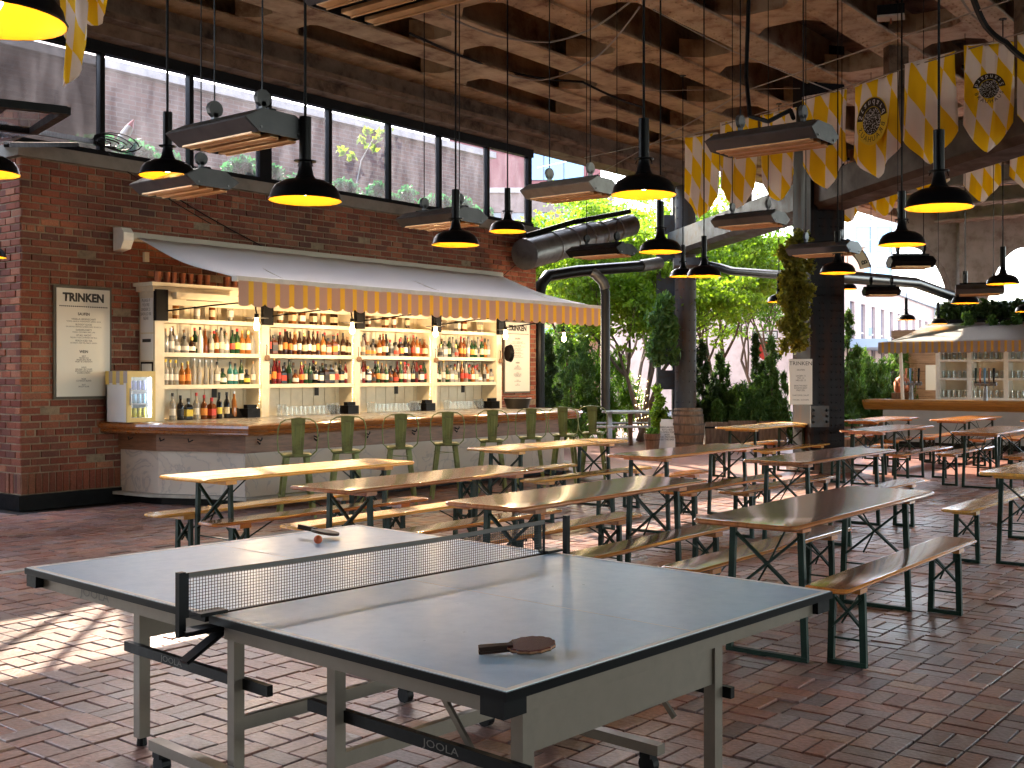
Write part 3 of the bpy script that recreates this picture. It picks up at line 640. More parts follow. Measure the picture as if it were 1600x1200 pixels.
# paper notices on the end panel of the shelves
ya = PY[0][0] - .003
sidep = thing('end_notices', 'paper notices and a framed licence fixed to the left end of the back bar', 'notice', (WX + .2, ya, 1.6))
for (z0, z1, m, nm) in ((2.06, 2.48, M_paper, 'notice'), (1.72, 2.04, M_paper, 'notice'), (1.40, 1.70, M_black, 'frame')):
    MB().bbox((WX + .06, ya - .006, z0), (XF - .03, ya, z1)).build(nm, m, sidep, world=True)
MB().bbox((WX + .085, ya - .009, 1.425), (XF - .055, ya - .0065, 1.675)).build('licence', M_paper, sidep, world=True)
MB().bbox((WX + .10, ya - .009, 1.94), (XF - .07, ya - .0065, 1.98)).build('heading_bar', M_print, sidep, world=True)
text('lettering', 'PLEASE IF\nYOU\'RE\nUNDER 21\nSHOULD BE\nNEAR', .055, ((WX + XF) / 2, ya - .008, 2.34), (R(90), 0, 0), M_printgrey, sidep, sx=.8)

# black speaker-like brackets, gooseneck lamps with cage bulbs under the awning
for i in range(5):
    yq = PY[i][0] + .06
    t = thing('gooseneck_lamp', f'black gooseneck lamp with a bare glowing bulb, {ORD[i]} from the left under the awning', 'lamp', (XF + .02, yq, 2.18), 0, 'bulb lamps over the bar')
    MB().bbox((0, -.09, .02), (.06, .07, .40)).build('wall_box', M_black, t)
    ex, ey = .62, .92
    MB().tube([(.05, .05, .14), (.35, ey * .55, .22), (ex - .05, ey - .06, .27), (ex, ey, .25), (ex + .01, ey + .02, .13)], .011, 6).build('arm', M_black, t)
    cg = MB().lathe([(.0, .13), (.028, .125), (.03, .08), (.15, .075), (.15, .07), (.025, .068), (.0, .068)], (ex + .01, ey + .02, 0), 14).build('shade_plate', M_black, t, True)
    MB().lathe([(.0, -.085), (.022, -.078), (.036, -.05), (.036, -.02), (.022, .02), (.018, .068)], (ex + .01, ey + .02, 0), 10).build('bulb', M_amber, t, True)
    pl = bpy.data.lights.new('bulb_light', 'POINT'); pl.energy = 3.9; pl.color = (1, .72, .42); pl.shadow_soft_size = .05
    po = bpy.data.objects.new('bulb_light', pl); COL.objects.link(po); po.parent = t; po.location = (ex + .01, ey + .02, -.14)

# fairy lights up the shelf posts
for i, (a_, b2) in enumerate(PY[1:4]):
    fl = thing('fairy_lights', f'string of tiny warm lights running up the right side of the {BAYN[i]} bay', 'string lights', (XF - .02, a_ - .02, 1.0), 0, 'fairy lights on the shelves')
    fb_ = MB()
    for k in range(44): fb_.lathe([(0, -.006), (.006, 0), (0, .006)], (random.uniform(-.01, .01), random.uniform(-.006, .006) + (.05 * math.sin(k) if k < 8 else 0), k * .026), 5)
    tag(fb_.build('bulbs', mat('fairy_glow', (1, .75, .35), .4, emit=1.6, ecol=(1, .72, .32)), fl), kind='stuff')
    MB().tube([(-.004, 0, 0), (-.004, 0, 1.14)], .003, 5).build('wire', M_white, fl)

# fan at the right end of the bar, ice bucket
fanp = bx(796, 552, XF + .1)
fan = thing('wall_fan', 'round black fan clipped to the right end post of the bar', 'fan', fanp, R(-25))
MB().tube([(0, -.04, 0), (0, .02, 0)], [.13, .15], 20).build('cage', M_blackpaint, fan)
MB().tube([(0, .02, 0), (0, .07, 0)], [.15, .04], 20).build('rear_shell', M_black, fan)
MB().tube([(-.14, .06, .02), (-.02, .05, 0)], [.05, .05], 10).build('motor', M_oldwood, fan)
bk = bx(803, 630, -11.7); bkt = thing('ice_bucket', 'dark metal tub standing at the right end of the bar', 'bucket', (-11.75, bk.y + .15, .979))
MB().lathe([(0, .01), (.17, .01), (.22, .17), (.23, .17), (.18, 0), (0, 0)], n=18).build('tub', mat('dark_tin', (.05, .045, .04), .35, .7), bkt, True)
MB().lathe([(.228, .165), (.24, .17), (.228, .178)], n=18).build('rim', M_steel, bkt, True)

# mini fridge with cans
fp = bz(214, 656, .979); fx = -12.0
fr0, fr1 = bx(199, 620, fx).y, bx(243, 620, fx).y
fr_ = thing('mini_fridge', 'small white glass-door fridge with lit cans at the left end of the bar', 'fridge', (fx, (fr0 + fr1) / 2, .985))
hw_ = (fr1 - fr0) / 2; FD, FH = .46, .60
M_appl = mat('white_appliance', (.70, .69, .66), .35)
b_ = MB().bbox((-FD, -hw_, 0), (-FD + .03, hw_, FH)).bbox((-FD, -hw_, 0), (-.03, -hw_ + .03, FH)).bbox((-FD, hw_ - .03, 0), (-.03, hw_, FH)).bbox((-FD, -hw_ + .03, 0), (-.03, hw_ - .03, .05)).bbox((-FD, -hw_ + .03, FH - .05), (-.03, hw_ - .03, FH))
b_.build('cabinet', M_appl, fr_)
d_ = MB().bbox((-.029, -hw_, .0), (0, -hw_ + .05, FH)).bbox((-.029, hw_ - .04, 0), (0, hw_, FH)).bbox((-.029, -hw_ + .05, 0), (0, hw_ - .04, .05)).bbox((-.029, -hw_ + .05, FH - .07), (0, hw_ - .04, FH)).build('door', mat('fridge_door_gold', (.70, .52, .18), .4), fr_)
MB().bbox((-.02, -hw_ + .05, .05), (-.014, hw_ - .04, FH - .07)).build('glass', M_clear, d_)
MB().tube([(.02, -hw_ + .025, .2), (.02, -hw_ + .025, .4)], .008, 6).build('handle', M_steel, d_)
MB().bbox((-.06, hw_ - .05, .06), (-.045, hw_ - .035, FH - .08)).build('light_strip', mat('fridge_light', (.85, .9, 1), .3, emit=3, ecol=(.85, .92, 1)), fr_)
for z in (.215, .375): MB().bbox((-FD + .03, -hw_ + .03, z - .008), (-.035, hw_ - .055, z)).build('shelf', M_steel, fr_)
vs_ = MB(); ns_ = 6
for k in range(ns_):
    x0_ = -FD + k * FD / ns_; vs_.bbox((x0_, -hw_ - .006, FH - .14 - (.02 if k % 2 == 0 else 0)), (x0_ + FD / ns_, -hw_ - .001, FH), 0 if k % 2 else 1)
vs_.build('striped_side', [mat('stripe_grey', (.40, .34, .30), .7), mat('stripe_yellow', (.70, .50, .12), .7)], fr_)
canm = MB().lathe([(0, 0), (.022, .002), (.026, .012), (.026, .10), (.021, .115), (0, .116)], n=10).mesh('can', M_steel, True)
CN = [mat('blue_purple_can', (.10, .12, .42), .3, .5, var=.5, scale=30), mat('light_blue_can', (.12, .33, .55), .3, .5, var=.5, scale=30), mat('yellow_can', (.75, .62, .04), .35, .3)]
for r_ in range(3):
    for k in range(4):
        o = link('drink_can', canm); setm(o, CN[2 - r_]); o.location = (fx - .09, (fr0 + fr1) / 2 - hw_ + .085 + k * (2 * hw_ - .15) / 3.6, .985 + (.05, .215, .375)[r_] + .001)
        tag(o, f"{('yellow', 'light blue', 'dark blue')[r_]} drink can, {ORD[k]} from the left on the {('bottom', 'middle', 'top')[r_]} shelf of the mini fridge", 'can', 'cans in the mini fridge')

# ---------------------------------------------------------------- awning
AWX, AWZ, AFX, AFZ = WX + .16, 3.20, -10.4, 2.60
AY0, AY1 = bx(206, 370, AWX).y, 14.42
FY0, FY1 = 7.62, 14.47
aw = thing('bar_awning', 'white retractable awning with a yellow and tan scalloped valance over the bar', 'awning', (WX, 11, 3.0))
MB().bbox((WX + .02, AY0 - .02, AWZ - .02), (WX + .2, AY1 + .05, AWZ + .07)).build('roller_case', mat('awning_case', (.45, .40, .32), .5), aw, world=True)
MB().prism([(0, -.12), (.14, -.10), (.19, -.02), (.19, .06), (.14, .11), (0, .12)], lambda p: (WX + .02 + p[0] * 1.2, AY0 - .16, AWZ + p[1] * 1.2 - .02), lambda p: (WX + .02 + p[0] * 1.2, AY0 - .03, AWZ + p[1] * 1.2 - .02)).build('end_cap', M_white, aw, world=True)
m_ = bpy.data.materials.new('awning_cloth'); MATS['awning_cloth'] = m_; n, l, b = nodes(m_); o_ = n['Material Output']
b.inputs['Base Color'].default_value = (.90, .90, .91, 1); b.inputs['Roughness'].default_value = .8
tr = n.new('ShaderNodeBsdfTranslucent'); tr.inputs[0].default_value = (.85, .82, .76, 1); mx = n.new('ShaderNodeMixShader'); mx.inputs[0].default_value = .14
l.new(b.outputs[0], mx.inputs[1]); l.new(tr.outputs[0], mx.inputs[2]); l.new(mx.outputs[0], o_.inputs[0])
cl = MB(); NU, NV = 30, 10; vv = []
for i in range(NU + 1):
    for j in range(NV + 1):
        t = j / NV; y = (AY0 + .05) * (1 - t) + FY0 * t + ((AY1 * (1 - t) + FY1 * t) - ((AY0 + .05) * (1 - t) + FY0 * t)) * i / NU
        vv.append((AWX + (AFX - AWX) * t, y, AWZ + .02 + (AFZ - AWZ) * t - .07 * math.sin(PI * t) + .006 * math.sin(i * 1.9 + j)))
cl.add(vv, [(i * (NV + 1) + j, (i + 1) * (NV + 1) + j, (i + 1) * (NV + 1) + j + 1, i * (NV + 1) + j + 1) for i in range(NU) for j in range(NV)])
co = cl.build('canopy', m_, aw, smooth=True, world=True)
sm = co.modifiers.new('thick', 'SOLIDIFY'); sm.thickness = .004; sm.offset = 0
MB().bbox((AFX - .06, FY0 - .02, AFZ - .02), (AFX + .035, FY1 + .02, AFZ + .035)).build('front_bar', M_white, aw, world=True)
def stripe(name, c):
    if name in MATS: return MATS[name]
    m = bpy.data.materials.new(name); MATS[name] = m; n, l, b = nodes(m); b.inputs['Base Color'].default_value = (*c, 1); b.inputs['Roughness'].default_value = .85
    t = n.new('ShaderNodeBsdfTranslucent'); t.inputs[0].default_value = (*c, 1); x = n.new('ShaderNodeMixShader'); x.inputs[0].default_value = .35; l.new(b.outputs[0], x.inputs[1]); l.new(t.outputs[0], x.inputs[2]); l.new(x.outputs[0], n['Material Output'].inputs[0]); return m
M_sy, M_st = stripe('yellow_stripe', (.98, .70, .10)), stripe('tan_stripe', (.72, .52, .42))
def valance(par, p0, p1, ztop, hgt, ns, thick=.006, amp=.04):
    p0 = Vector(p0); p1 = Vector(p1); d = p1 - p0; nrm = Vector((d.y, -d.x, 0)).normalized()
    u = 0.0; tot = ns * 1.55
    for k in range(ns):
        for j, (wd, m) in enumerate(((1.0, M_st), (.55, M_sy))):
            st = MB(); N_ = 5
            for i in range(N_ + 1):
                f = (u + wd * i / N_) / tot; q = (u + wd * i / N_ + .22) % 1.55 / 1.55
                dep = hgt - amp + amp * (abs(math.sin(PI * min(q * 1.0, 1))) ** .7) * 1.0
                a_ = p0 + d * f + nrm * (.012 * math.sin(f * 60)); st.v += [(a_.x, a_.y, ztop), (a_.x, a_.y, ztop - dep), (a_.x + nrm.x * thick, a_.y + nrm.y * thick, ztop), (a_.x + nrm.x * thick, a_.y + nrm.y * thick, ztop - dep)]
            for i in range(N_):
                q = i * 4; st.f += [(q, q + 4, q + 5, q + 1), (q + 2, q + 3, q + 7, q + 6), (q + 1, q + 5, q + 7, q + 3)]; st.m += [0] * 3
            st.build('valance_stripe', m, par, world=True); u += wd
valance(aw, (AFX + .03, FY0, 0), (AFX + .03, FY1, 0), AFZ - .015, .285, 36)
for y in (8.3, 11.0, 13.6): MB().tube([(WX + .05, y, AWZ - .12), (WX + 1.1, y + .5, AWZ - .34), (AFX - .03, y + .1, AFZ - .01)], .022, 6).build('folding_arm', M_white, aw, world=True)
for y in (7.85, 14.1): MB().bbox((WX, y, AWZ - .26), (WX + .05, y + .06, AWZ - .14)).build('bracket', M_cream, aw, world=True)
ch = bx(322, 462, XF + .12)
hf = thing('strip_heater', 'slim cream heater bar mounted along the cornice of the bar', 'heater', (XF + .05, ch.y, 2.50))
MB().bbox((0, -.45, 0), (.12, .40, .05)).bbox((0, -.43, -.03), (.09, .38, 0)).build('body', M_cream, hf)
MB().bbox((.02, -.25, -.036), (.08, .25, -.03)).build('grille', M_print, hf)

# ---------------------------------------------------------------- menu boards
def board(px0, py0, px1, py1, label, x=WX + .03, lean=0):
    a_, b2 = bx(px0, py0, x), bx(px1, py1, x); y0, y1 = a_.y, b2.y; z1, z0 = a_.z, bx(px0, py1, x).z
    t = thing('menu_board', label, 'menu board', (x, (y0 + y1) / 2, z0))
    MB().bbox((x - .03, y0 - .03, z0 - .03), (x - .002, y1 + .03, z1 + .03)).build('frame', mat('board_frame', (.10, .085, .06), .6), t, world=True)
    MB().bbox((x - .002, y0, z0), (x + .008, y1, z1)).build('panel', mat('board_panel', (.72, .69, .60), .5), t, world=True)
    W_ = y1 - y0; H_ = z1 - z0; yc = (y0 + y1) / 2; rt = (R(90), 0, R(90)); X = x + .0095
    def L(tx, s, fy, m=M_print, sp=1.0, off=0): text('lettering', tx, s * H_, (X, yc, z1 - fy * H_), rt, m, t, sx=.92, off=off, lsp=sp)
    L('TRINKEN', .105, .085, off=.005 * H_)
    dm = MB()
    for k in range(26): 
        yk = y0 + W_ * (.06 + .88 * k / 25); dm.add([(X, yk - .012, z1 - .165 * H_), (X, yk, z1 - .172 * H_), (X, yk + .012, z1 - .165 * H_), (X, yk, z1 - .158 * H_)], [(0, 1, 2, 3)])
    dm.build('zigzag_border', M_print, t, world=True)
    L('SAUFEN', .036, .235, off=.0008 * H_)
    for k, (h1, h2) in enumerate((('VANILLA LEIDENSCHAFT', 'VODKA, VANILLA, PASSIONFRUIT, LEMON, SODA'), ('BLOODY GOOD', 'GIN, BLOOD ORANGE, ELDERFLOWER, PROSECCO'), ('GARDEN PARTY', 'VODKA, CUCUMBER, MINT, LIME'), ('UP ALL NACHT', 'TEQUILA, YUZU, LAVENDER, RED BULL'), ('PEACH ICED TEA', 'BOURBON, ICED TEA, PEACH, LEMON'))):
        L(h1, .0235, .283 + k * .050); L(h2, .0165, .304 + k * .050)
    L('WEIN', .036, .585, off=.0008 * H_)
    for fy, tx in ((.64, 'SEKT\nPROSECCO\nSPARKLING ROSE\nMOET & CHANDON'), (.745, 'WEISS\nGRUNER VELTLINER\nSAUVIGNON BLANC\nCHARDONNAY'), (.835, 'ROSE\nCOTEAUX BLEND'), (.89, 'ROT\nPINOT NOIR')): L(tx, .020, fy + .012, sp=.85)
    return t
board(88, 449, 171, 620, 'large cream drinks menu board hung on the brick wall left of the bar')
board(789, 503, 827, 612, 'narrow cream drinks menu board beyond the right end of the bar')

# ---------------------------------------------------------------- bar stools
def make_stool(label, loc):
    t = thing('bar_stool', label, 'bar stool', loc, 0, 'green metal stools along the bar')
    # the stool faces -x (the bar); its back is on the +x side
    SH = .69
    MB().slab(.32, .32, SH - .035, SH, .06, .012).build('seat', M_olive, t, True)
    for sx in (-1, 1):
        for sy in (-1, 1):
            a_ = Vector((sx * .13, sy * .13, SH - .03)); b2 = Vector((sx * .20, sy * .20, 0))
            lg = MB(); d_ = [(a_, .05), (b2, .032)]
            vs = []
            for c, w_ in d_: vs += [c + Vector((-sx * w_, 0, 0)), c + Vector((0, 0, 0)), c + Vector((0, -sy * w_, 0)), c + Vector((-sx * .008, -sy * w_, 0)), c + Vector((-sx * .008, -sy * .008, 0)), c + Vector((-sx * w_, -sy * .008, 0))]
            fs = [tuple((i, (i + 1) % 6, 6 + (i + 1) % 6, 6 + i)) for i in range(6)] + [(0, 1, 4, 5), (1, 2, 3, 4)]
            lg.add(vs, fs).build('leg', M_olive, t)
    for z, hw in ((.24, .178),):
        for a_, b2 in (((-hw, -hw, z), (hw, -hw, z)), ((hw, -hw, z), (hw, hw, z)), ((hw, hw, z), (-hw, hw, z)), ((-hw, hw, z), (-hw, -hw, z))): MB().bar(a_, b2, .022, .008).build('foot_rail', M_olive, t)
    MB().bar((-.14, -.14, SH - .12), (.14, .14, SH - .12), .02, .006).bar((-.14, .14, SH - .127), (.14, -.14, SH - .127), .02, .006).build('cross_brace', M_olive, t)
    bk_ = []
    for y, z in ((-.155, SH - .01), (-.20, SH + .03), (-.212, SH + .15), (-.205, SH + .28), (-.18, SH + .345), (-.12, SH + .38), (0, SH + .39), (.12, SH + .38), (.18, SH + .345), (.205, SH + .28), (.212, SH + .15), (.20, SH + .03), (.155, SH - .01)): bk_.append((.14 + (z - SH) * .16 - abs(y) * .25 + .03, y, z))
    MB().tube(bk_, .008, 6).build('back_hoop', M_olive, t, True)
    MB().add([(.145, -.055, SH - .02), (.145, .055, SH - .02), (.215, .075, SH + .385), (.215, -.075, SH + .385), (.139, -.055, SH - .02), (.139, .055, SH - .02), (.209, .075, SH + .385), (.209, -.075, SH + .385)], [(0, 1, 2, 3), (7, 6, 5, 4), (0, 3, 7, 4), (1, 5, 6, 2), (3, 2, 6, 7), (0, 4, 5, 1)]).add([(.155, -.028, SH + .05), (.155, .028, SH + .05), (.211, .035, SH + .32), (.211, -.035, SH + .32), (.165, -.020, SH + .06), (.165, .020, SH + .06), (.216, .027, SH + .31), (.216, -.027, SH + .31)], [(0, 4, 7, 3), (4, 5, 6, 7), (1, 2, 6, 5), (3, 7, 6, 2), (0, 1, 5, 4)]).build('backrest', M_olive, t)
    return t
STX = -9.72; stool0 = None
SLAB = ['green metal bar stool nearest the left corner of the bar', 'green metal bar stool, second from the left along the bar', 'green metal bar stool, third from the left along the bar', 'green metal bar stool in the middle, fourth from the left', 'green metal bar stool, fifth from the left along the bar', 'green metal bar stool, sixth from the left along the bar', 'green metal bar stool, seventh from the left, next to last', 'green metal bar stool at the far right end of the bar']
for i, px in enumerate((479, 556, 640, 713, 783, 844, 897, 942)):
    k = (px - CX) / F; Z = (STX + .17) / (k * C_ - S_); y = k * Z * S_ + Z * C_; loc = (STX, y, 0); rz = math.atan2(-y, -STX) * [.85, .85, .9, .9, .9, .95, 1.15, 1.1][i]
    if stool0 is None: stool0 = make_stool(SLAB[0], loc); stool0.rotation_euler = (0, 0, rz)
    else: copy_tree(stool0, loc, rz, SLAB[i])

# ---------------------------------------------------------------- beer tables and benches
def make_trestle(name, label, cat, L, W, H, m, group, loc=(0, 0, 0), th=.028):
    t = thing(name, label, cat, loc, 0, group)
    MB().slab(W, L, H - th, H, .045, .009).build('tabletop' if cat == 'table' else 'seat_board', m, t, True)
    ty = L / 2 - .30; cw = W * .40
    for s in (-1, 1):
        MB().bbox((-cw, s * (ty + .02) - .05, H - th - .035), (cw, s * (ty + .02) + .05, H - th)).build('cleat', m, t)
        y = s * ty; xt, xb = W * .33, W * .37; zt = H - th - .035
        for sx in (-1, 1):
            MB().bar((sx * xt, y, zt), (sx * xb, y, .02), .035, .028, (0, 1, 0)).build('leg', M_green, t)
        MB().bbox((-xb - .017, y - .016, 0), (xb + .017, y + .016, .026)).build('foot_bar', M_green, t)
        zl = H * .44; zh = zt - .03
        MB().bar((-xt, y + .008, zh), (xt, y + .008, zl), .012, .028, (0, 1, 0)).build('brace', M_green, t)
        MB().bar((xt, y - .008, zh), (-xt, y - .008, zl), .012, .028, (0, 1, 0)).build('brace', M_green, t)
        MB().tube([(-xt, y, zl - .06), (xt, y, zl - .06)], .006, 6).build('tie_rod', M_green, t)
        MB().tube([(-xt * .4, y, zl + .02), (0, y - s * .02, (zl + zh) / 2), (0, y - s * .33, zt + .03)], .006, 6).build('stay', M_green, t)
    return t
TW, TL, BH = .62, 2.2, .46
LBL = {
 'T1': ('sunlit pale beer table nearest the left end of the bar', -7.49, 6.08, -.002), 'T2': ('brown beer table, second from the left in the front row', -6.07, 6.19, .016),
 'T3': ('brown beer table, third from the left, just beyond the far end of the net', -4.50, 6.14, -.007), 'T4': ('beer table behind the right corner of the game table', -2.87, 6.37, .012),
 'T5': ('beer table closest to the bar stools in the second row', -7.74, 9.87, 0), 'T6': ('beer table in front of the barrel, second in the second row', -6.01, 9.99, .009),
 'T7': ('beer table just in front of the dark column in the second row', -4.62, 10.21, -.008), 'T9': ('pale beer table cut by the right edge of the picture', -2.50, 10.2, .01),
 'T8': ('pale beer table beside the ivy column in the third row', -7.90, 15.42, -.004), 'T10': ('beer table to the right of the dark column, third row', -6.10, 15.7, .01),
 'T11': ('beer table before the far bar near the right edge, third row', -4.70, 16.2, 0), 'T12': ('beer table farthest back beside the juniper bushes', -7.40, 18.7, .02),
 'T13': ('beer table directly in front of the far marble bar', -6.30, 19.9, .01), 'T14': ('beer table half out of the picture before the far bar', -5.0, 20.6, 0)}
PALE = {'T1', 'T8', 'T9', 'T5'}; RED = {'T2', 'T3', 'T4', 'T7', 'T10'}
protoT = {}; protoB = {}
BOFF = {}
BEN = {'T1': ((-.40, .0), (.40, -.05)), 'T2': ((-.44, .1), (.44, -.1)), 'T3': ((-.45, .1), (.45, 0)), 'T4': ((-.46, .12), (.44, .08))}
for key, (lab, x, y, a) in LBL.items():
    mm = 'pale' if key in PALE else 'red' if key in RED else 'mid'; M_ = {'pale': M_woodpale, 'red': M_woodred, 'mid': M_wood}[mm]
    if mm not in protoT: protoT[mm] = make_trestle('beer_table', lab, 'table', TL, TW, .77, M_, 'folding beer tables', (x, y, 0)); protoT[mm].rotation_euler = (0, 0, a)
    else: copy_tree(protoT[mm], (x, y, 0), a, lab)
    for s, w_ in ((0, 'left'), (1, 'right')):
        dx, dy = BEN.get(key, ((-.46, random.uniform(-.1, .15)), (.46, random.uniform(-.1, .15))))[s]
        bl = f'narrow bench along the {w_} side of the {lab}'.replace('beer table', 'table')
        bl = ' '.join(bl.split()[:16]); ba = a + random.uniform(-.015, .015)
        bm_ = 'mid' if mm == 'red' else mm
        if key in ('T1', 'T2') : bm_ = 'pale' if s == 0 else 'mid'
        if bm_ not in protoB: protoB[bm_] = make_trestle('beer_bench', bl, 'bench', TL, .25, BH, {'pale': M_woodpale, 'mid': M_wood}[bm_], 'folding benches', (x + dx, y + dy, 0), .025); protoB[bm_].rotation_euler = (0, 0, ba)
        else: copy_tree(protoB[bm_], (x + dx, y + dy, 0), ba, bl)

# ---------------------------------------------------------------- table tennis table
PPX, PPY, PPA = -3.15, 3.09, -.0655
HL, HW = 1.385, .86
pp = thing('tennis_table', 'pale blue-grey table tennis table with black edging and a folding metal frame', 'table', (PPX, PPY, 0), PPA)
M_top = mat('pingpong_blue_grey', (.43, .64, .84), .34, spec=.5, var=.04, scale=18)
M_line = mat('white_line', (.9, .9, .9), .45)
M_alu = mat('beige_silver_frame', (.19, .158, .125), .4, .3, var=.12, scale=6)
for s in (-1, 1):
    a_, b2 = (.012, HL) if s > 0 else (-HL, -.012)
    th = MB().bbox((a_ + .006, -HW + .006, .742), (b2 - .006, HW - .006, .760)).build('tabletop', M_top, pp)
    bl_ = MB(); z0, z1 = .7602, .7622; xo = b2 if s > 0 else a_; xi = a_ if s > 0 else b2
    bl_.bbox((a_ + .006, -HW + .006, z0), (b2 - .006, -HW + .026, z1)).bbox((a_ + .006, HW - .026, z0), (b2 - .006, HW - .006, z1))
    bl_.bbox((min(xo, xo - s * .026), -HW + .026, z0), (max(xo - s * .006, xo - s * .026) if s > 0 else xo + .026, HW - .026, z1))
    bl_.build('border_line', M_line, th)
    MB().bbox((a_ + .01, -.0015, z0), (b2 - .027, .0015, z0 + .0006)).build('centre_line', M_line, th)
    et = MB()
    for p0, p1 in (((a_, -HW, .735), (b2, -HW + .006, .7595)), ((a_, HW - .006, .735), (b2, HW, .7595)), ((a_, -HW + .006, .735), (a_ + .006, HW - .006, .7595)), ((b2 - .006, -HW + .006, .735), (b2, HW - .006, .7595))): et.bbox(p0, p1)
    et.build('edge_trim', M_blackpaint, pp)
    ap = MB(); i_ = .035
    for p0, p1 in (((a_ + i_, -HW + i_, .682), (b2 - i_, -HW + i_ + .02, .741)), ((a_ + i_, HW - i_ - .02, .682), (b2 - i_, HW - i_, .741)), ((a_ + i_, -HW + i_ + .02, .682), (a_ + i_ + .02, HW - i_ - .02, .741)), ((b2 - i_ - .02, -HW + i_ + .02, .682), (b2 - i_, HW - i_ - .02, .741))): ap.bbox(p0, p1)
    ap.build('apron', M_alu, pp)
    for sy in (-1, 1):
        MB().box((xo - s * .055, sy * (HW - .045), .712), (.085, .085, .05)).build('corner_guard', M_black, pp)
        lg = MB().bbox((s * 1.10 - .024, sy * .50 - .024, .035), (s * 1.10 + .024, sy * .50 + .024, .70)).build('leg', M_alu, pp)
        MB().tube([(s * 1.10, sy * .50, 0), (s * 1.10, sy * .50, .035)], [.022, .018], 10).build('rubber_foot', M_black, lg)
        MB().bbox((s * .30 - .022, sy * .56 - .022, .10), (s * .30 + .022, sy * .56 + .022, .70) if s > 0 else (s * .30 + .022, sy * .56 + .022, .69)).build('post', M_alu, pp)
        fb_ = MB().bbox((s * .45 - .33, sy * .62 - .024, .085), (s * .45 + .33, sy * .62 + .024, .125)).build('foot_beam', M_alu, pp)
        for q in (-.27, .27):
            cs = MB().tube([(s * .45 + q, sy * .62 - .018, .038), (s * .45 + q, sy * .62 + .018, .038)], .038, 14).box((s * .45 + q, sy * .62, .075), (.05, .055, .02)).build('castor', M_black, fb_)
        sb = MB().bbox((min(s * .12, s * 1.16), sy * .535 - .012, .395), (max(s * .12, s * 1.16), sy * .535 + .012, .435)).build('side_bar', M_black, pp)
        if s > 0: MB().bar((s * .62, sy * .47, .66), (s * .95, sy * .47, .30), .012, .02).build('diagonal_stay', M_alu, pp)
    MB().bbox((s * 1.10 - .012, -.476, .45), (s * 1.10 + .012, .476, .60)).build('end_board', M_alu, pp)
    MB().bbox((s * .30 - .015, -.538, .24), (s * .30 + .015, .538, .29)).build('cross_tube', M_alu, pp)
for (sx, zz, yy_, sz) in ((-.85, .712, -HW + .034, .05), (-.78, .415, -.548, .035), (.80, .415, -.548, .035)):
    text('lettering', 'JOOLA', sz, (PPX + sx, PPY + yy_, zz), (R(90), 0, 0), M_printgrey, None, sx=1.5).parent = pp
    o = [q for q in bpy.data.objects if q.parent == pp and q.type == 'FONT'][-1]
for o in [q for q in bpy.data.objects if q.parent == pp and q.type == 'FONT']:
    o.location = Vector(o.location) - Vector((PPX, PPY, 0))
# net set
net = thing('table_net', 'dark mesh net with grey tape stretched across the table tennis table', 'net', (PPX, PPY, .76), PPA)
N0, N1, NH = -.93, .80, .150
for y in (-.955, .955):
    sg = -1 if y < 0 else 1
    MB().bbox((-.012, y - .012, -.055), (.012, y + .012, .155)).build('post', M_blackpaint, net)
    MB().bbox((-.035, min(y, sg * .80), -.052), (.035, max(y, sg * .80), -.036)).bbox((-.03, min(sg * .80, sg * .90), .002), (.03, max(sg * .80, sg * .90), .014)).bar((0, y - sg * .01, -.14), (0, sg * .80, -.06), .05, .012).build('clamp', M_blackpaint, net)
thr = MB(); dy = .0112; y = N0
def ntop(y): return NH * (.97 - .04 * math.sin(PI * (y - N0) / (N1 - N0)))
def nx(y, z): return .004 * math.sin(y * 9) 
while y < N1:
    zt = ntop(y); thr.add([(nx(y, 0), y - .0009, .004), (nx(y, 0), y + .0009, .004), (nx(y, 0), y + .0009, zt), (nx(y, 0), y - .0009, zt), (nx(y, 0) + .002, y, .004), (nx(y, 0) + .002, y, zt)], [(0, 1, 2, 3), (1, 4, 5, 2), (4, 0, 3, 5)]); y += dy
ysn = np.linspace(N0, N1, 40)
for k in range(14):
    for a_, b2 in zip(ysn[:-1], ysn[1:]):
        za, zb = .006 + (ntop(a_) - .01) * k / 13, .006 + (ntop(b2) - .01) * k / 13
        thr.add([(nx(a_, 0) + .003, a_, za - .0009), (nx(b2, 0) + .003, b2, zb - .0009), (nx(b2, 0) + .003, b2, zb + .0009), (nx(a_, 0) + .003, a_, za + .0009), (nx(a_, 0) + .001, a_, za), (nx(b2, 0) + .001, b2, zb)], [(0, 1, 2, 3), (3, 2, 5, 4), (4, 5, 1, 0)])
tag(thr.build('mesh_cords', mat('net_cord', (.02, .02, .03), .8), net), kind='stuff')
tp = MB()
for a_, b2 in zip(ysn[:-1], ysn[1:]):
    tp.add([(nx(a_, 0) - .002, a_, ntop(a_) - .012), (nx(b2, 0) - .002, b2, ntop(b2) - .012), (nx(b2, 0) - .002, b2, ntop(b2) + .004), (nx(a_, 0) - .002, a_, ntop(a_) + .004), (nx(a_, 0) + .007, a_, ntop(a_) - .012), (nx(b2, 0) + .007, b2, ntop(b2) - .012), (nx(b2, 0) + .007, b2, ntop(b2) + .004), (nx(a_, 0) + .007, a_, ntop(a_) + .004)], [(0, 3, 2, 1), (4, 5, 6, 7), (3, 7, 6, 2), (0, 1, 5, 4)])
tp.build('top_tape', mat('net_tape', (.13, .12, .11), .8), net)
MB().tube([(.0, N1, ntop(N1)), (0, .95, .150)], .0025, 5).build('tension_cord', M_black, net)
MB().bbox((-.004, N0 - .012, .004), (.008, N0, .150)).bbox((-.003, N1 - .004, .004), (.007, N1 + .004, ntop(N1))).build('end_sleeve', M_black, net)

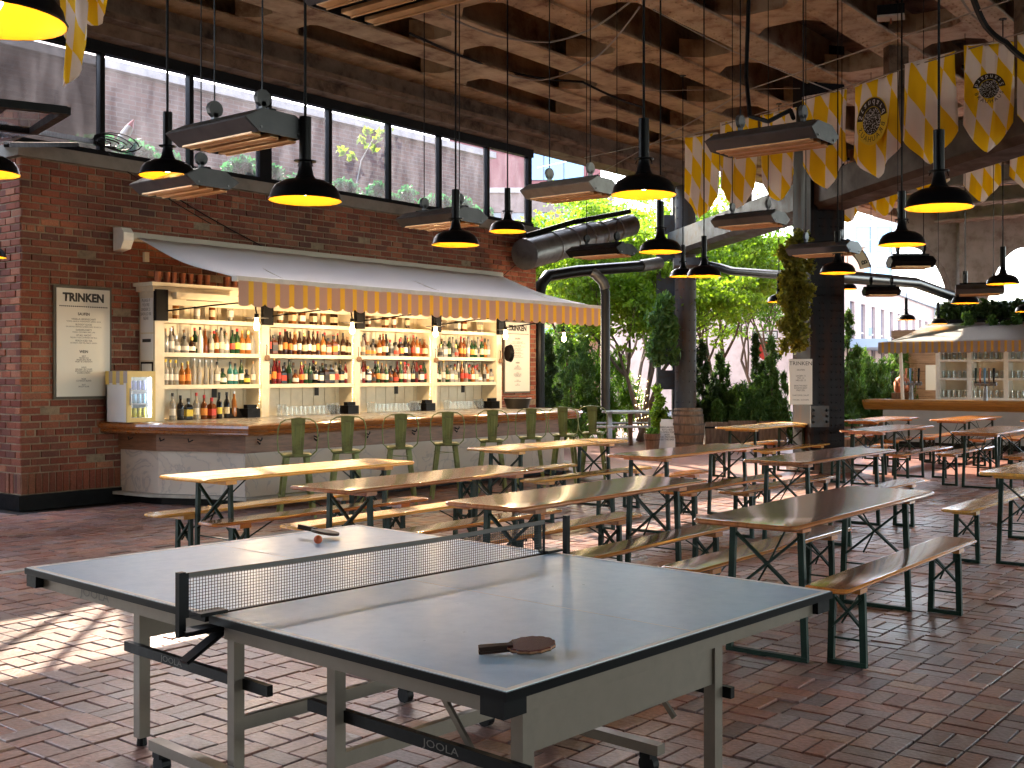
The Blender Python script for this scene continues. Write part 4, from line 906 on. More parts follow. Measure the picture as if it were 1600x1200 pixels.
def paddle(loc, rz, label, tilt, scal):
    t = thing('paddle', label, 'paddle', loc, rz, 'table tennis paddles'); t.scale = (.88, .88, .88); t.rotation_euler = (tilt[0], tilt[1], rz)
    pl = []
    for k in range(40):
        a_ = 2 * PI * k / 40; rr = .078 * (1 + (.035 * math.sin(k * 2.2) if scal else 0)); pl.append((rr * math.cos(a_) * 1.02, rr * math.sin(a_) * .97))
    MB().prism(pl, lambda p: (p[0], p[1], -.003), lambda p: (p[0], p[1], .003)).build('blade', mat('paddle_wood', (.30, .14, .06), .5) if scal else mat('dark_paddle_wood', (.05, .025, .014), .6, spec=.2), t)
    MB().prism([(x * .985, y * .985) for x, y in pl], lambda p: (p[0], p[1], .0031), lambda p: (p[0], p[1], .007)).build('top_rubber', mat('red_rubber', (.09, .016, .014), .2, coat=.5) if scal else mat('black_rubber', (.008, .007, .007), .5, spec=.2), t)
    MB().prism([(x * .985, y * .985) for x, y in pl], lambda p: (p[0], p[1], -.007), lambda p: (p[0], p[1], -.0031)).build('bottom_rubber', mat('dark_rubber', (.02, .008, .007), .5, spec=.2), t)
    h = MB()
    for z0, z1 in ((-.012, -.0035), (.0035, .012)): h.prism([(-.06, -.016), (-.075, -.013), (-.165, -.017), (-.172, -.012), (-.172, .012), (-.165, .017), (-.075, .013), (-.06, .016)], lambda p: (p[0], p[1], z0), lambda p: (p[0], p[1], z1))
    h.bbox((-.170, -.013, -.0034), (-.07, .013, .0034)); h.build('handle', mat('paddle_grip', (.03, .014, .009), .5, spec=.2), t)
pz_ = bz(830, 1012, .775); paddle(Vector((pz_.x, pz_.y, .782)), R(45), 'red-rubbered paddle with a nibbled edge lying on the near half', (R(4), R(-3), 0), True)
pz_ = bz(508, 833, .785); pq = Vector((pz_.x, pz_.y, .790)); paddle(pq, R(17), 'black paddle leaning on a small orange ball on the far half', (R(-6), R(8), 0), False)
bb = bz(497, 843, .782); ball = MB().lathe([(.02 * math.sin(PI * k / 12), -.02 * math.cos(PI * k / 12)) for k in range(13)], n=16).build('ball', mat('orange_ball', (.55, .10, .03), .4), smooth=True); ball.location = (bb.x, bb.y, .782); tag(ball, 'small orange ball tucked under the black paddle', 'ball')

# ---------------------------------------------------------------- pendant lamps
M_shin = mat('yellow_enamel_inside', (.85, .50, .05), .35)
M_bulb = mat('pendant_bulb_glow', (1, .72, .25), .3, emit=6.5, ecol=(1, .68, .22))
PD = .41
def make_pendant(label, loc):
    t = thing('pendant_lamp', label, 'lamp', loc, 0, 'black pendant lamps'); s = 1
    prof = [(.205, 0), (.208, .006), (.2, .016), (.192, .05), (.168, .085), (.122, .112), (.062, .126), (.046, .15), (.034, .21), (.034, .222)]
    MB().lathe(prof, n=28).build('shade', M_blackpaint, t, True)
    MB().lathe([(.203, .001), (.197, .016), (.188, .048), (.164, .082), (.12, .107), (.06, .121), (.0, .123)], n=28).build('reflector', M_shin, t, True)
    MB().lathe([(.034, .222), (.062, .224), (.064, .229), (.034, .232)], n=16).tube([(.05, 0, .226), (.062, 0, .19)], .004, 5).tube([(-.05, 0, .226), (-.062, 0, .205)], .004, 5).build('collar', M_black, t)
    MB().tube([(0, 0, .232), (0, 0, .48)], .034, 16).build('sleeve', M_blackpaint, t, True)
    h = CZ + .05 - loc[2]
    MB().tube([(0, 0, .48), (0, 0, h)], .008, 8).tube([(0, 0, h - .06), (0, 0, h)], .05, 10).build('stem', M_black, t, True)
    MB().lathe([(0, .03), (.02, .035), (.03, .055), (.026, .08), (.014, .1), (.014, .121)], n=12).build('bulb', M_bulb, t, True)
    return t
LM = [(262, 276, 86, 'over the wall left of the bar awning'), (477, 314, 112, 'large in front of the window band, above the awning'), (712, 383, 74, 'in front of the brick wall over the middle of the bar'), (793, 362, 58, 'near the right end of the brick wall'),
      (1006, 305, 102, 'biggest one hanging in the middle of the picture'), (1032, 394, 68, 'just below the biggest middle lamp'), (1067, 432, 42, 'small, left of a pair before the round column'), (1100, 432, 54, 'right of a pair before the round column'),
      (1217, 472, 38, 'small, left of the ivy-covered column'), (1309, 427, 56, 'in front of the dark column'), (1324, 452, 30, 'tiny, half hidden behind the lamp at the dark column'), (1409, 383, 72, 'middle one of three at the right, left of the largest'),
      (1467, 325, 104, 'largest one at the right, below the printed flags'), (1416, 500, 29, 'tiny, before the far windowed facade'), (1466, 506, 29, 'tiny, at the left edge of the far hedge'), (1508, 474, 43, 'before the far hedge and arched column'),
      (1567, 444, 50, 'to the right of the arched column'), (1607, 487, 40, 'cut by the right edge above the far awning'), (-12, 32, 215, 'huge, cut by the top left corner'), (-22, 272, 98, 'cut by the left edge above the brick corner'), (-24, 402, 62, 'barely visible at the left edge')]
pend0 = None
for px, py, wpx, d in LM:
    Z = F * PD / wpx; p = bd(px, py, Z); p.z -= 0
    lab = ('black dome pendant lamp ' + d)
    t = make_pendant(lab, p)

# ---------------------------------------------------------------- infrared heaters
M_cu = mat('copper_reflector', (.72, .40, .17), .35, .25, var=.2, scale=6)
M_hgrey = mat('heater_grey', (.085, .088, .092), .4, .3, var=.2, scale=5)
def heater(px, py, Z, label, rz=0.0, L=.75, W=.46, m=None, tilt=0):
    p = bd(px, py, Z); t = thing('patio_heater', label, 'heater', p, rz, 'hanging infrared heaters'); t.rotation_euler = (tilt, 0, rz); m = m or M_hgrey
    hx = [(-W/2, .02), (-W/2 + .09, -.045), (W/2 - .09, -.045), (W/2, .02), (W/2 - .12, .085), (-W/2 + .12, .085)]
    for s in (-1, 1):
        e = MB().prism(hx, lambda q: (s * L/2 - .004, q[0], q[1]), lambda q: (s * L/2 + .004, q[0], q[1])).build('end_plate', m, t)
        for sy in (-1, 1): MB().tube([(s * (L/2 + .004), sy * W * .28, -.02), (s * (L/2 + .012), sy * W * .28, -.02)], .008, 6).build('screw', M_steel, e)
    hs = MB()
    for (a_, b2) in ((hx[0], hx[1]), (hx[2], hx[3]), (hx[3], hx[4]), (hx[4], hx[5]), (hx[5], hx[0])):
        hs.add([(-L/2 + .005, *a_), (L/2 - .005, *a_), (L/2 - .005, *b2), (-L/2 + .005, *b2)], [(0, 1, 2, 3)])
    ho = hs.build('housing', m, t); sd = ho.modifiers.new('thick', 'SOLIDIFY'); sd.thickness = .004
    for k in range(3):
        y = -W * .27 + k * W * .27
        MB().bbox((-L/2 + .05, y - .026, -.052), (L/2 - .05, y + .026, -.034)).bar((-L/2 + .05, y + .03, -.034), (L/2 - .05, y + .03, -.034), .006, .05).build('reflector_louvre', M_cu, t)
    for s in (-1, 1):
        b_ = MB().box((s * L * .30, 0, .12), (.03, .03, .09)).tube([(s * L * .30 - .015, 0, .185), (s * L * .30 + .015, 0, .185)], .05, 10).build('bracket', m, t)
        MB().tube([(s * L * .30, 0, .2), (s * L * .30, 0, CZ + .1 - p.z)], .005, 5).build('hanging_cable', M_black, t)
    MB().bar((-L * .42, 0, .1), (L * .42, 0, .1), .05, .03).build('spine', M_black, t)
    return t
heater(372, 212, 6.5, 'grey heater with copper louvres beside the second window post')
heater(287, 291, 8.6, 'heater half hidden behind the lamp over the brick wall')
heater(630, -22, 4.6, 'big heater with copper louvres cut by the top edge', L=.8, W=.5)
heater(890, 300, 9.8, 'pale heater hanging before the gap beside the window band', m=mat('pale_heater', (.30, .30, .28), .45, .3, var=.2))
heater(690, 345, 10.4, 'grey heater above the right half of the awning')
heater(1205, 222, 8.2, 'large dark heater in front of the checkered flags', L=.85)
heater(1172, 347, 12.5, 'heater hanging below the portal beam')
heater(940, 395, 13.5, 'black heater in front of the silver duct', m=M_black)
heater(1287, 392, 13, 'bluish heater before the top of the dark column', m=mat('bluish_heater', (.09, .11, .14), .4, .4))
heater(1423, 412, 13, 'black heater under the middle right lamp', R(37), L=.5, W=.30, m=M_black)
heater(1377, 457, 17, 'black heater hanging before the far windowed facade', R(37), L=.52, W=.3, m=M_black)
heater(1530, 455, 15, 'heater between the two lamps by the arched column', R(20), L=.6, m=M_hgrey)

# ---------------------------------------------------------------- checkered flags
mfl = bpy.data.materials.new('lozenge_cloth'); n, l, b = nodes(mfl)
uvn = n.new('ShaderNodeUVMap'); sep = n.new('ShaderNodeSeparateXYZ'); l.new(uvn.outputs[0], sep.inputs[0])
def mth(op, a, b_=None):
    q = n.new('ShaderNodeMath'); q.operation = op
    for i, v in enumerate((a, b_)):
        if v is None: continue
        if isinstance(v, (int, float)): q.inputs[i].default_value = v
        else: l.new(v, q.inputs[i])
    return q.outputs[0]
u3 = mth('MULTIPLY', sep.outputs[0], 3.1); v2 = mth('MULTIPLY', sep.outputs[1], 2.1)
A_ = mth('FLOOR', mth('ADD', u3, mth('MULTIPLY', v2, .25))); B_ = mth('FLOOR', mth('SUBTRACT', mth('MULTIPLY', v2, 1.35), mth('MULTIPLY', u3, .75)))
par = mth('MODULO', mth('ABSOLUTE', mth('ADD', A_, B_)), 2.0)
mx = n.new('ShaderNodeMixRGB'); l.new(par, mx.inputs[0]); mx.inputs[1].default_value = (.98, .74, .03, 1); mx.inputs[2].default_value = (.94, .88, .83, 1)
l.new(mx.outputs[0], b.inputs['Base Color']); b.inputs['Roughness'].default_value = .8
tr = n.new('ShaderNodeBsdfTranslucent'); l.new(mx.outputs[0], tr.inputs[0]); ms = n.new('ShaderNodeMixShader'); ms.inputs[0].default_value = .58
l.new(b.outputs[0], ms.inputs[1]); l.new(tr.outputs[0], ms.inputs[2]); l.new(ms.outputs[0], n['Material Output'].inputs[0])
M_ink = mat('flag_ink', (.03, .022, .012), .8)
def flag(tl, tr_, drop, label, emblem=0, wave=.04, shp=.72, seed=0):
    tl = Vector(tl); tr_ = Vector(tr_); d = tr_ - tl; W = d.length; nr = Vector((d.y, -d.x, 0)).normalized()
    t = thing('banner_flag', label, 'flag', (tl + tr_) / 2, 0, 'checkered banners')
    NX, NY = 16, 30; v = []; uv = []
    def pos(u, q):
        low = shp + (1 - shp) * (1 - abs(2 * u - 1) ** 1.4); L = drop * q * low
        return tl + d * (u + .03 * math.sin(q * 3 + seed) * q) + nr * (wave * math.sin(u * 9 + seed + q * 2.0) * (.35 + q) + wave * .5 * math.sin(u * 21 + seed * 2)) + Vector((0, 0, -L - .012 * math.sin(u * PI) * 1)), L
    for j in range(NY + 1):
        for i in range(NX + 1):
            p_, L = pos(i / NX, j / NY); v.append(p_); uv.append((i / NX, L / W * .55))
    mb = MB().add(v, [(j * (NX + 1) + i, j * (NX + 1) + i + 1, (j + 1) * (NX + 1) + i + 1, (j + 1) * (NX + 1) + i) for j in range(NY) for i in range(NX)])
    me_ = mb.mesh('cloth', mfl, True, t.location); ul = me_.uv_layers.new(name='UVMap')
    for lp in me_.loops: ul.data[lp.index].uv = (uv[lp.vertex_index][0] + seed * .37, uv[lp.vertex_index][1] + seed * .21)
    o = link('cloth', me_, t); sdm = o.modifiers.new('thick', 'SOLIDIFY'); sdm.thickness = .002
    MB().tube([tl, tr_], .006, 6).build('header_cord', M_white, t, world=True)
    if emblem:
        ec, _ = pos(.5, .42); ec = ec - nr * .0 ; Re = W * .33; ax = d.normalized(); up = Vector((0, 0, 1)); fr_v = nr if nr.dot(Vector((0, 0, CAMH)) - ec) > 0 else -nr
        ec = ec + fr_v * (wave * 1.6 + .01); s = 1 if emblem == 1 else -1
        def P(r, a_): return ec + ax * (r * math.cos(a_)) + up * (r * math.sin(a_))
        em = MB()
        if emblem == 2: em.add([P(Re * 1.05, 2 * PI * k / 36) - fr_v * .003 for k in range(36)], [tuple(range(36))], 1)
        em.add([P(Re * .60, 2 * PI * k / 36) - fr_v * .001 for k in range(36)], [tuple(range(36))], 0)
        for k in range(18):
            a0, a1 = R(8) + R(164) * k / 18, R(8) + R(164) * (k + 1) / 18; em.add([P(Re * .62, a0), P(Re, a0), P(Re, a1), P(Re * .62, a1)], [(0, 1, 2, 3)], 0)
        rr = random.Random(3)
        for k in range(260):
            q = Re * .58 * math.sqrt(rr.random()); a0 = rr.random() * 2 * PI; c_ = P(q, a0); s0 = Re * .024 * rr.uniform(.5, 1.2); a1 = rr.random() * 3
            em.add([c_ + ax * (s0 * math.cos(a1 + k_ * PI / 2)) + up * (s0 * math.sin(a1 + k_ * PI / 2)) for k_ in range(4)], [(0, 1, 2, 3)], 2)
        eo = em.build('emblem', [M_ink, mat('flag_yellow_disc', (.78, .55, .03), .8) if emblem == 2 else mat('flag_yellow_disc2', (.72, .47, .02), .8), M_paper], t, world=True)
        for word, a_from, a_to, rad, m, flip, sz in (('Standard', 160, 20, .80, M_paper, True, .30), ('BRÄUHAUS', 200, 340, .81, M_ink, False, .27)):
            for k, chx in enumerate(word):
                f = k / (len(word) - 1)
                ang = R(a_from + (a_to - a_from) * f); 
                if flip: ang = R(180) - ang                      # the upper word is printed upside down, running right to left
                if s < 0: ang = PI - ang
                c_ = P(Re * rad, ang) + fr_v * .003
                if flip: upv = -(ax * math.cos(ang) + up * math.sin(ang))
                else: upv = -(ax * math.cos(ang) + up * math.sin(ang))
                xv = upv.cross(fr_v).normalized() * s
                zv = xv.cross(upv).normalized(); Mx = Matrix((xv, upv, zv)).transposed().to_4x4()
                tx = text('letter', chx, Re * sz * 1.25, (0, 0, 0), (0, 0, 0), m, None); tx.parent = eo
                tx.rotation_euler = Mx.to_euler(); tx.location = c_ - Vector(t.location)
    return t
kF = 3.55
def fl(pxl, pyl, pxr, pyr, tip, label, emblem=0, seed=0, k=kF, wave=.035):
    zt = CAMH + k; a_ = bd(pxl, pyl, F * k / (CY - pyl)); b2 = bd(pxr, pyr, F * k / (CY - pyr)); Zm = F * k / (CY - (pyl + pyr) / 2)
    return flag(a_, b2, (tip - (pyl + pyr) / 2) / F * Zm, label, emblem, wave, .74, seed)
fl(1072, 215, 1121, 207, 340, 'leftmost checkered flag, hanging above the street tree', 0, 1)
fl(1125, 192, 1183, 182, 325, 'checkered flag mostly behind the large dark heater', 0, 2)
fl(1188, 180, 1245, 168, 312, 'checkered flag showing its point right under the dark heater', 0, 3)
fl(1254, 152, 1323, 139, 293, 'plain checkered flag right of the dark heater', 0, 4)
fl(1334, 136, 1405, 110, 277, 'checkered flag printed with a reversed round brewery emblem', 2, 5)
fl(1413, 101, 1494, 80, 255, 'plain checkered flag between the two emblem flags', 0, 6)
fl(1506, 72, 1584, 64, 237, 'rightmost front flag with a legible round brewery emblem', 1, 7)
fl(1590, 56, 1680, 36, 215, 'checkered flag cut off by the right edge', 0, 8)
fl(1306, 262, 1345, 255, 346, 'rear checkered flag beside the dark column', 0, 9, 3.3)
fl(1355, 245, 1406, 238, 336, 'rear checkered flag behind the reversed emblem flag', 0, 10, 3.3)
fl(1424, 232, 1482, 224, 305, 'rear checkered flag behind the largest right lamp', 0, 11, 3.3)
fl(1505, 212, 1563, 206, 315, 'rear checkered flag under the legible emblem flag', 0, 12, 3.3)
fl(1579, 196, 1650, 186, 300, 'rear checkered flag cut by the right edge', 0, 13, 3.3)
flag(bd(99, -60, 7.2), bd(128, -66, 6.9), .80, 'folded checkered flag hanging limp at the top left', 0, .03, .6, 14)
flag(bd(134, -60, 7.4), bd(164, -64, 7.2), .42, 'short limp flag end beside the folded one at the top left', 0, .03, .6, 15)

# ---------------------------------------------------------------- ducts, pipes and cables overhead
M_duct = mat('galvanised_duct', (.16, .163, .165), .38, .6, var=.3, scale=5)
d0, d1 = bd(840, 392, 19.5), bd(985, 352, 22.5)
du = thing('air_duct', 'fat silver air duct slanting off the end of the brick wall', 'duct', d0)
MB().tube([d0 - (d1 - d0) * .12, d0, d0 + (d1 - d0) * .55], .27, 20).build('lower_tube', M_duct, du, True, True)
MB().tube([d0 + (d1 - d0) * .5, d1], .22, 20).build('upper_tube', M_duct, du, True, True)
for k in range(5):
    f_ = .12 + k * .17; c = d0 + (d1 - d0) * f_; ax_ = (d1 - d0).normalized(); MB().tube([c, c + ax_ * .03], .285 if f_ < .5 else .24, 20).build('clamp_band', M_steel, du, True, True)
for k in range(3):
    o_ = Vector((0, 0, .28 + .03 * k)); MB().tube([d0 + o_ + (d1 - d0) * -.1, d0 + o_ + (d1 - d0) * .35 + Vector((0, 0, .04)), d1 + o_ - Vector((0, 0, .03))], .02, 6).build('cable', M_black, du, True, True)
def pipe(name, label, pts, r, m, cat='pipe', n=10):
    t = thing(name, label, cat, pts[0]); MB().tube(pts, r, n).build('tube', m, t, True, True); return t
pq = pipe('black_pipe', 'black pipe running from the wall corner to the round column', [bd(842, 640, 20.3), bd(842, 470, 20.3), bd(845, 445, 20.3), bd(856, 431, 20.4), bd(900, 424, 21), bd(1000, 416, 22.5), bd(1030, 411, 23.2)], .11, M_blackpaint)
MB().tube([bd(1000, 416, 22.5), bd(1030, 411, 23.2)], .125, 12).build('sleeve', M_duct, pq, True, True)
pq = pipe('drop_pipe', 'vertical dark pipe with a silver elbow standing beside the street trees', [bd(917, 421, 21.3), bd(930, 428, 21.3), bd(942, 440, 21.4), bd(946, 458, 21.4), bd(946, 640, 21.4)], .09, mat('dark_pipe', (.02, .02, .022), .45, 0, spec=.3))
MB().tube([bd(917, 421, 21.3), bd(930, 428, 21.3), bd(942, 440, 21.4), bd(946, 452, 21.4)], .10, 10).build('elbow', M_duct, pq, True, True)
pipe('black_pipe', 'black pipe running right from the round column behind the small lamps', [bd(1085, 410, 23.6), bd(1125, 418, 23), bd(1145, 424, 22.6), bd(1225, 430, 20.5)], .085, M_blackpaint)
pq = pipe('black_pipe', 'sloping black pipe between the dark column and the far hedge', [bd(1300, 431, 18.2), bd(1360, 436, 20), bd(1430, 442, 22.5), bd(1480, 460, 24), bd(1520, 470, 25)], .11, M_blackpaint)
pipe('square_conduit', 'grey box fitting where the pipes meet the round column', [bd(1052, 416, 23.3), bd(1106, 414, 23.3)], .17, M_duct, 'fitting', 4)
def cable(label, pts, r=.012, m=None, sag=None):
    P_ = [Vector(p) for p in pts]; o = []
    for a_, b2 in zip(P_[:-1], P_[1:]):
        for k in range(8): o.append(a_.lerp(b2, k / 8) - Vector((0, 0, (sag or 0) * math.sin(PI * k / 8))))
    o.append(P_[-1]); c = MB().tube(o, r, 5).build('overhead_cable', m or M_black, None, True); return tag(c, label, 'cable', 'overhead cables')
M_wire = mat('pale_wire', (.30, .26, .22), .5, .4)
cable('thin pale cable looping from the top heater across the ceiling', [bd(690, 22, 14), bd(860, 66, 15), bd(988, 0, 13.8)], .014, M_wire, .10)
cable('second pale cable looping below the first one', [bd(792, 116, 16), bd(900, 108, 16), bd(1000, 10, 13.9)], .012, M_wire, .12)
cable('dark cable bundle running along the rusty beams', [bd(640, 52, 15), bd(790, 112, 17), bd(910, 128, 17.4), bd(1005, 168, 18.5)], .02, M_black, .03)
cable('straight pale wire stretched from the beams toward the right flags', [bd(930, 275, 20), bd(1170, 140, 15), bd(1600, -8, 9.5)], .008, M_wire)
cable('wire the checkered flags hang from', [bd(840, 262, 24), bd(1072, 213, 16.6), bd(1600, 50, 11.5)], .008, M_wire)
cable('thick black power cable looped above the dark heater', [bd(1170, 0, 9), bd(1166, 120, 9), bd(1172, 182, 8.7), bd(1200, 190, 8.6), bd(1235, 172, 8.6), bd(1240, 185, 8.5)], .018, M_black, .0)
cable('bundle of dark cables drooping at the top right corner', [bd(1520, -5, 10), bd(1540, 40, 10.3), bd(1572, 66, 10.5), bd(1610, 96, 10.5)], .03, M_black, .02)
cable('pale cables drooping beside the dark bundle at the top right', [bd(1500, -5, 10.2), bd(1535, 36, 10.4), bd(1560, 60, 10.5)], .012, M_wire, .03)
cable('wire crossing the ceiling in front of the tan riveted beams', [bd(1020, 15, 13.9), bd(1140, 78, 15), bd(1320, 150, 17)], .009, M_wire)
cable('level wire across the middle of the ceiling', [bd(1000, 142, 17), bd(1250, 138, 16)], .006, M_wire)
wl = cable('thin cable sagging down the face of the brick wall', [bx(170, 240, WX + .04), bx(420, 390, WX + .05)], .008, M_black, .05)
cable('second thin cable sagging over the brick wall to the awning', [bx(190, 262, WX + .04), bx(330, 350, WX + .05)], .006, M_black, .02)
cable('cable slanting down the right end of the brick wall', [bx(770, 445, WX + .05), bx(838, 385, WX + .05)], .007, M_black, .0)
coil = thing('cable_coil', 'tangle of black cable coiled on the coping by the windows', 'cable', bx(172, 232, WX + .02))
for k in range(5):
    a_ = MB(); r0 = .10 + .05 * k; a_.tube([(.03 * math.sin(k + j), (k - 2) * .05 + r0 * math.cos(j * PI / 8), .05 + .35 * r0 * math.sin(j * PI / 8) + .01 * k) for j in range(17)], .008, 5); a_.build('loop', M_black, coil, True)
jb = thing('junction_box', 'small grey junction box on the ceiling above the flags', 'junction box', bd(1392, 18, 13.5), R(20))
MB().bbox((-.16, -.1, -.06), (.16, .1, .06)).build('box', M_black, jb); MB().bbox((-.16, -.102, -.085), (.16, .1, -.061)).build('lid', M_concrete, jb); MB().tube([(0, 0, -.085), (0, 0, -.15)], .012, 6).build('stub', M_copper, jb)

# tilted skylight sash at the left edge
sa = thing('tilted_sash', 'tilted black-framed window sash at the left edge above the brick corner', 'window', bd(40, 195, 8.6))
pa = [bd(-90, 152, 8.0), bd(103, 173, 8.6), bd(52, 205, 10.2), bd(-120, 186, 9.8)]
fr4 = MB()
for a_, b2 in zip(pa, pa[1:] + pa[:1]): fr4.bar(a_, b2, .07, .06)
fr4.bar(pa[0].lerp(pa[1], .5), pa[3].lerp(pa[2], .5), .04, .04); fr4.build('frame', M_black, sa, world=True)
MB().add(pa, [(0, 1, 2, 3)]).build('pane', M_pane, sa, world=True)
pb2 = [bd(52, 207, 10.2), bd(-110, 190, 9.8), bd(-130, 238, 10.4), bd(10, 226, 10.9)]
MB().add(pb2, [(0, 1, 2, 3)]).build('lower_pane', glass_mat('blue_pane', (.75, .85, 1), .25, .1, (.5, .6, .75)), sa, world=True)
sb_ = MB().bar(pa[2], bx(150, 222, WX - .25), .05, .05).bar(pb2[3], bx(120, 226, WX - .25), .05, .05); sb_.build('stay', M_black, sa, world=True)

# ---------------------------------------------------------------- foliage helpers
def leafset(cent, rad, n, size, elong=1.0, up=0.0, seed=0, shell=.55, wd=.55):
    """n leaf faces scattered through ellipsoid lumps; returns verts, faces"""
    g = np.random.default_rng(seed); cent = np.array(cent, float); rad = np.array(rad, float)
    vol = rad.prod(1) ** .75; k = g.choice(len(cent), n, p=vol / vol.sum())
    d = g.normal(size=(n, 3)); d /= np.linalg.norm(d, axis=1)[:, None]; q = shell + (1 - shell) * g.random(n); q *= g.random(n) ** .18
    p = cent[k] + d * rad[k] * q[:, None]
    a = g.normal(size=(n, 3)); a[:, 2] += up; a /= np.linalg.norm(a, axis=1)[:, None]
    b = np.cross(a, g.normal(size=(n, 3))); b /= np.linalg.norm(b, axis=1)[:, None]
    s = size * g.uniform(.6, 1.3, n)[:, None]
    v = np.stack([p - a * s * elong, p + b * s * wd, p + a * s * elong, p - b * s * wd], 1).reshape(-1, 3)
    f = np.arange(4 * n).reshape(-1, 4); return v, f
def leaves(name, v, f, m, parent):
    me_ = bpy.data.meshes.new(name); me_.from_pydata((v - np.array(parent.location)).tolist(), [], f.tolist()); me_.materials.append(m); me_.update()
    return link(name, me_, parent)
ML_lime = leaf_mat('lime_leaf', (.09, .17, .02), (.22, .33, .045), .5)
ML_mid = leaf_mat('mid_leaf', (.05, .13, .02), (.13, .24, .04), .45)
ML_dark = leaf_mat('dark_juniper', (.018, .045, .016), (.05, .09, .03), .25)
ML_jun = leaf_mat('green_juniper', (.04, .10, .03), (.11, .20, .06), .35)
ML_teal = leaf_mat('blue_green_shrub', (.015, .11, .085), (.05, .24, .18), .35)
ML_yel = leaf_mat('yellowing_ivy', (.10, .11, .02), (.24, .22, .04), .4)
M_bark = mat('bark', (.11, .075, .05), .85, var=.4, scale=9, bump=.5, stretch=(1, 1, .25))
def broad_tree(base, H, label, spread, n, size, m, seed, trunk_r=.11, low=.35, lean=(0, 0), group='street trees beyond the terrace'):
    g = random.Random(seed); t = thing('street_tree', label, 'tree', base, 0, group); base = Vector(base)
    tr_ = MB(); ends = []
    def grow(p, d, L, r, lv):
        pts = [p]; q = p.copy(); dd = d.copy()
        for k in range(4):
            dd = (dd + Vector((g.uniform(-.16, .16), g.uniform(-.16, .16), g.uniform(-.05, .12)))).normalized(); q = q + dd * (L / 4); pts.append(q.copy())
        tr_.tube(pts, [r * (1 - .45 * k / 4) for k in range(5)], 7 if lv < 2 else 5, False)
        if lv >= 4 or r < .005: ends.append(q); return
        if lv >= 2: ends.extend([q, pts[2]])
        for k in range(g.choice((2, 2, 3)) if lv else 3):
            a_ = g.uniform(0, 2 * PI); tl = g.uniform(.35, .75); nd = (dd + Vector((math.cos(a_) * tl, math.sin(a_) * tl, g.uniform(-.1, .3)))).normalized(); grow(pts[g.choice((3, 4, 4))], nd, L * g.uniform(.62, .85), r * .55, lv + 1)
    for k in range(3): grow(base + Vector((.08 * math.cos(k * 2.1), .08 * math.sin(k * 2.1), 0)), Vector((lean[0] + .3 * math.cos(k * 2.1 + seed), lean[1] + .3 * math.sin(k * 2.1 + seed), 1)).normalized(), H * low, trunk_r * .62, 0)
    tr_.build('trunk', M_bark, t, True, True)
    cs = []; rs = []
    for e in ends:
        for k in range(2): cs.append((e.x + g.uniform(-.4, .4), e.y + g.uniform(-.4, .4), e.z + g.uniform(-.25, .3))); r0 = g.uniform(.18, .55) * spread; rs.append((r0, r0, r0 * g.uniform(.22, .45)))
    v, f = leafset(cs, rs, int(n * 1.6), size * .68, 1.0, 0, seed, .1); leaves('crown', v, f, m, t); return t
def conifer(base, H, r, label, m, seed, n=3500, size=.07, shape='cone', group='junipers and bushes along the terrace edge', trunk=True):
    t = thing('juniper_bush', label, 'bush', base, 0, group); g = random.Random(seed); cs = []; rs = []
    for k in range(80):
        z = H * (.02 + .94 * (k + g.random()) / 80); f_ = z / H
        rr = r * ((1 - f_) ** .7 if shape == 'cone' else math.sin(PI * min(.97, .12 + f_ * .86)) ** .6 if shape == 'oval' else 1)
        a_ = g.uniform(0, 2 * PI); q = rr * g.uniform(.15, 1.1); cs.append((base[0] + q * math.cos(a_), base[1] + q * math.sin(a_), base[2] + z)); s0 = max(.06, rr * g.uniform(.2, .42)); rs.append((s0, s0, s0 * g.uniform(1.0, 2.2)))
    v, f = leafset(cs, rs, int(n * 2.0), size * .75, 1.7, 1.0, seed, .15, .28); leaves('foliage', v, f, m, t)
    if trunk: MB().tube([base, (base[0], base[1], base[2] + H * .8)], [.04, .01], 6).build('stem', M_bark, t, True, True)
    return t

# street trees
def gp(px, Z, z=0): p = bd(px, CY, Z); return Vector((p.x, p.y, z))
broad_tree(gp(1003, 25.5), 6.4, 'lime-green tree with fairy lights wrapped round its trunk', 1.25, 17000, .085, ML_lime, 3, .13, .26)
broad_tree(gp(905, 28), 6.6, 'lime-green tree nearest the brick wall', 1.35, 16000, .09, ML_lime, 11, .12, .30)
broad_tree(gp(1115, 30), 6.8, 'tall street tree between the two steel columns', 1.5, 17000, .09, ML_lime, 21, .12, .30)
broad_tree(gp(1190, 34), 6.4, 'street tree just left of the ivy-covered column', 1.5, 13000, .095, ML_mid, 33, .12, .32)
broad_tree(gp(985, 36), 7.5, 'taller tree behind the one with fairy lights', 1.6, 12000, .10, ML_mid, 43, .13, .34)
trp = gp(1003, 25.5)
fl_ = thing('fairy_lights', 'tiny lights wound round the trunk of the nearest tree', 'string lights', trp)
fb_ = MB()
for k in range(90): a_ = k * .55; fb_.lathe([(0, -.011), (.011, 0), (0, .011)], (.15 * math.cos(a_), .15 * math.sin(a_), .25 + k * .014), 5)
tag(fb_.build('bulbs', MATS['fairy_glow'], fl_), kind='stuff')
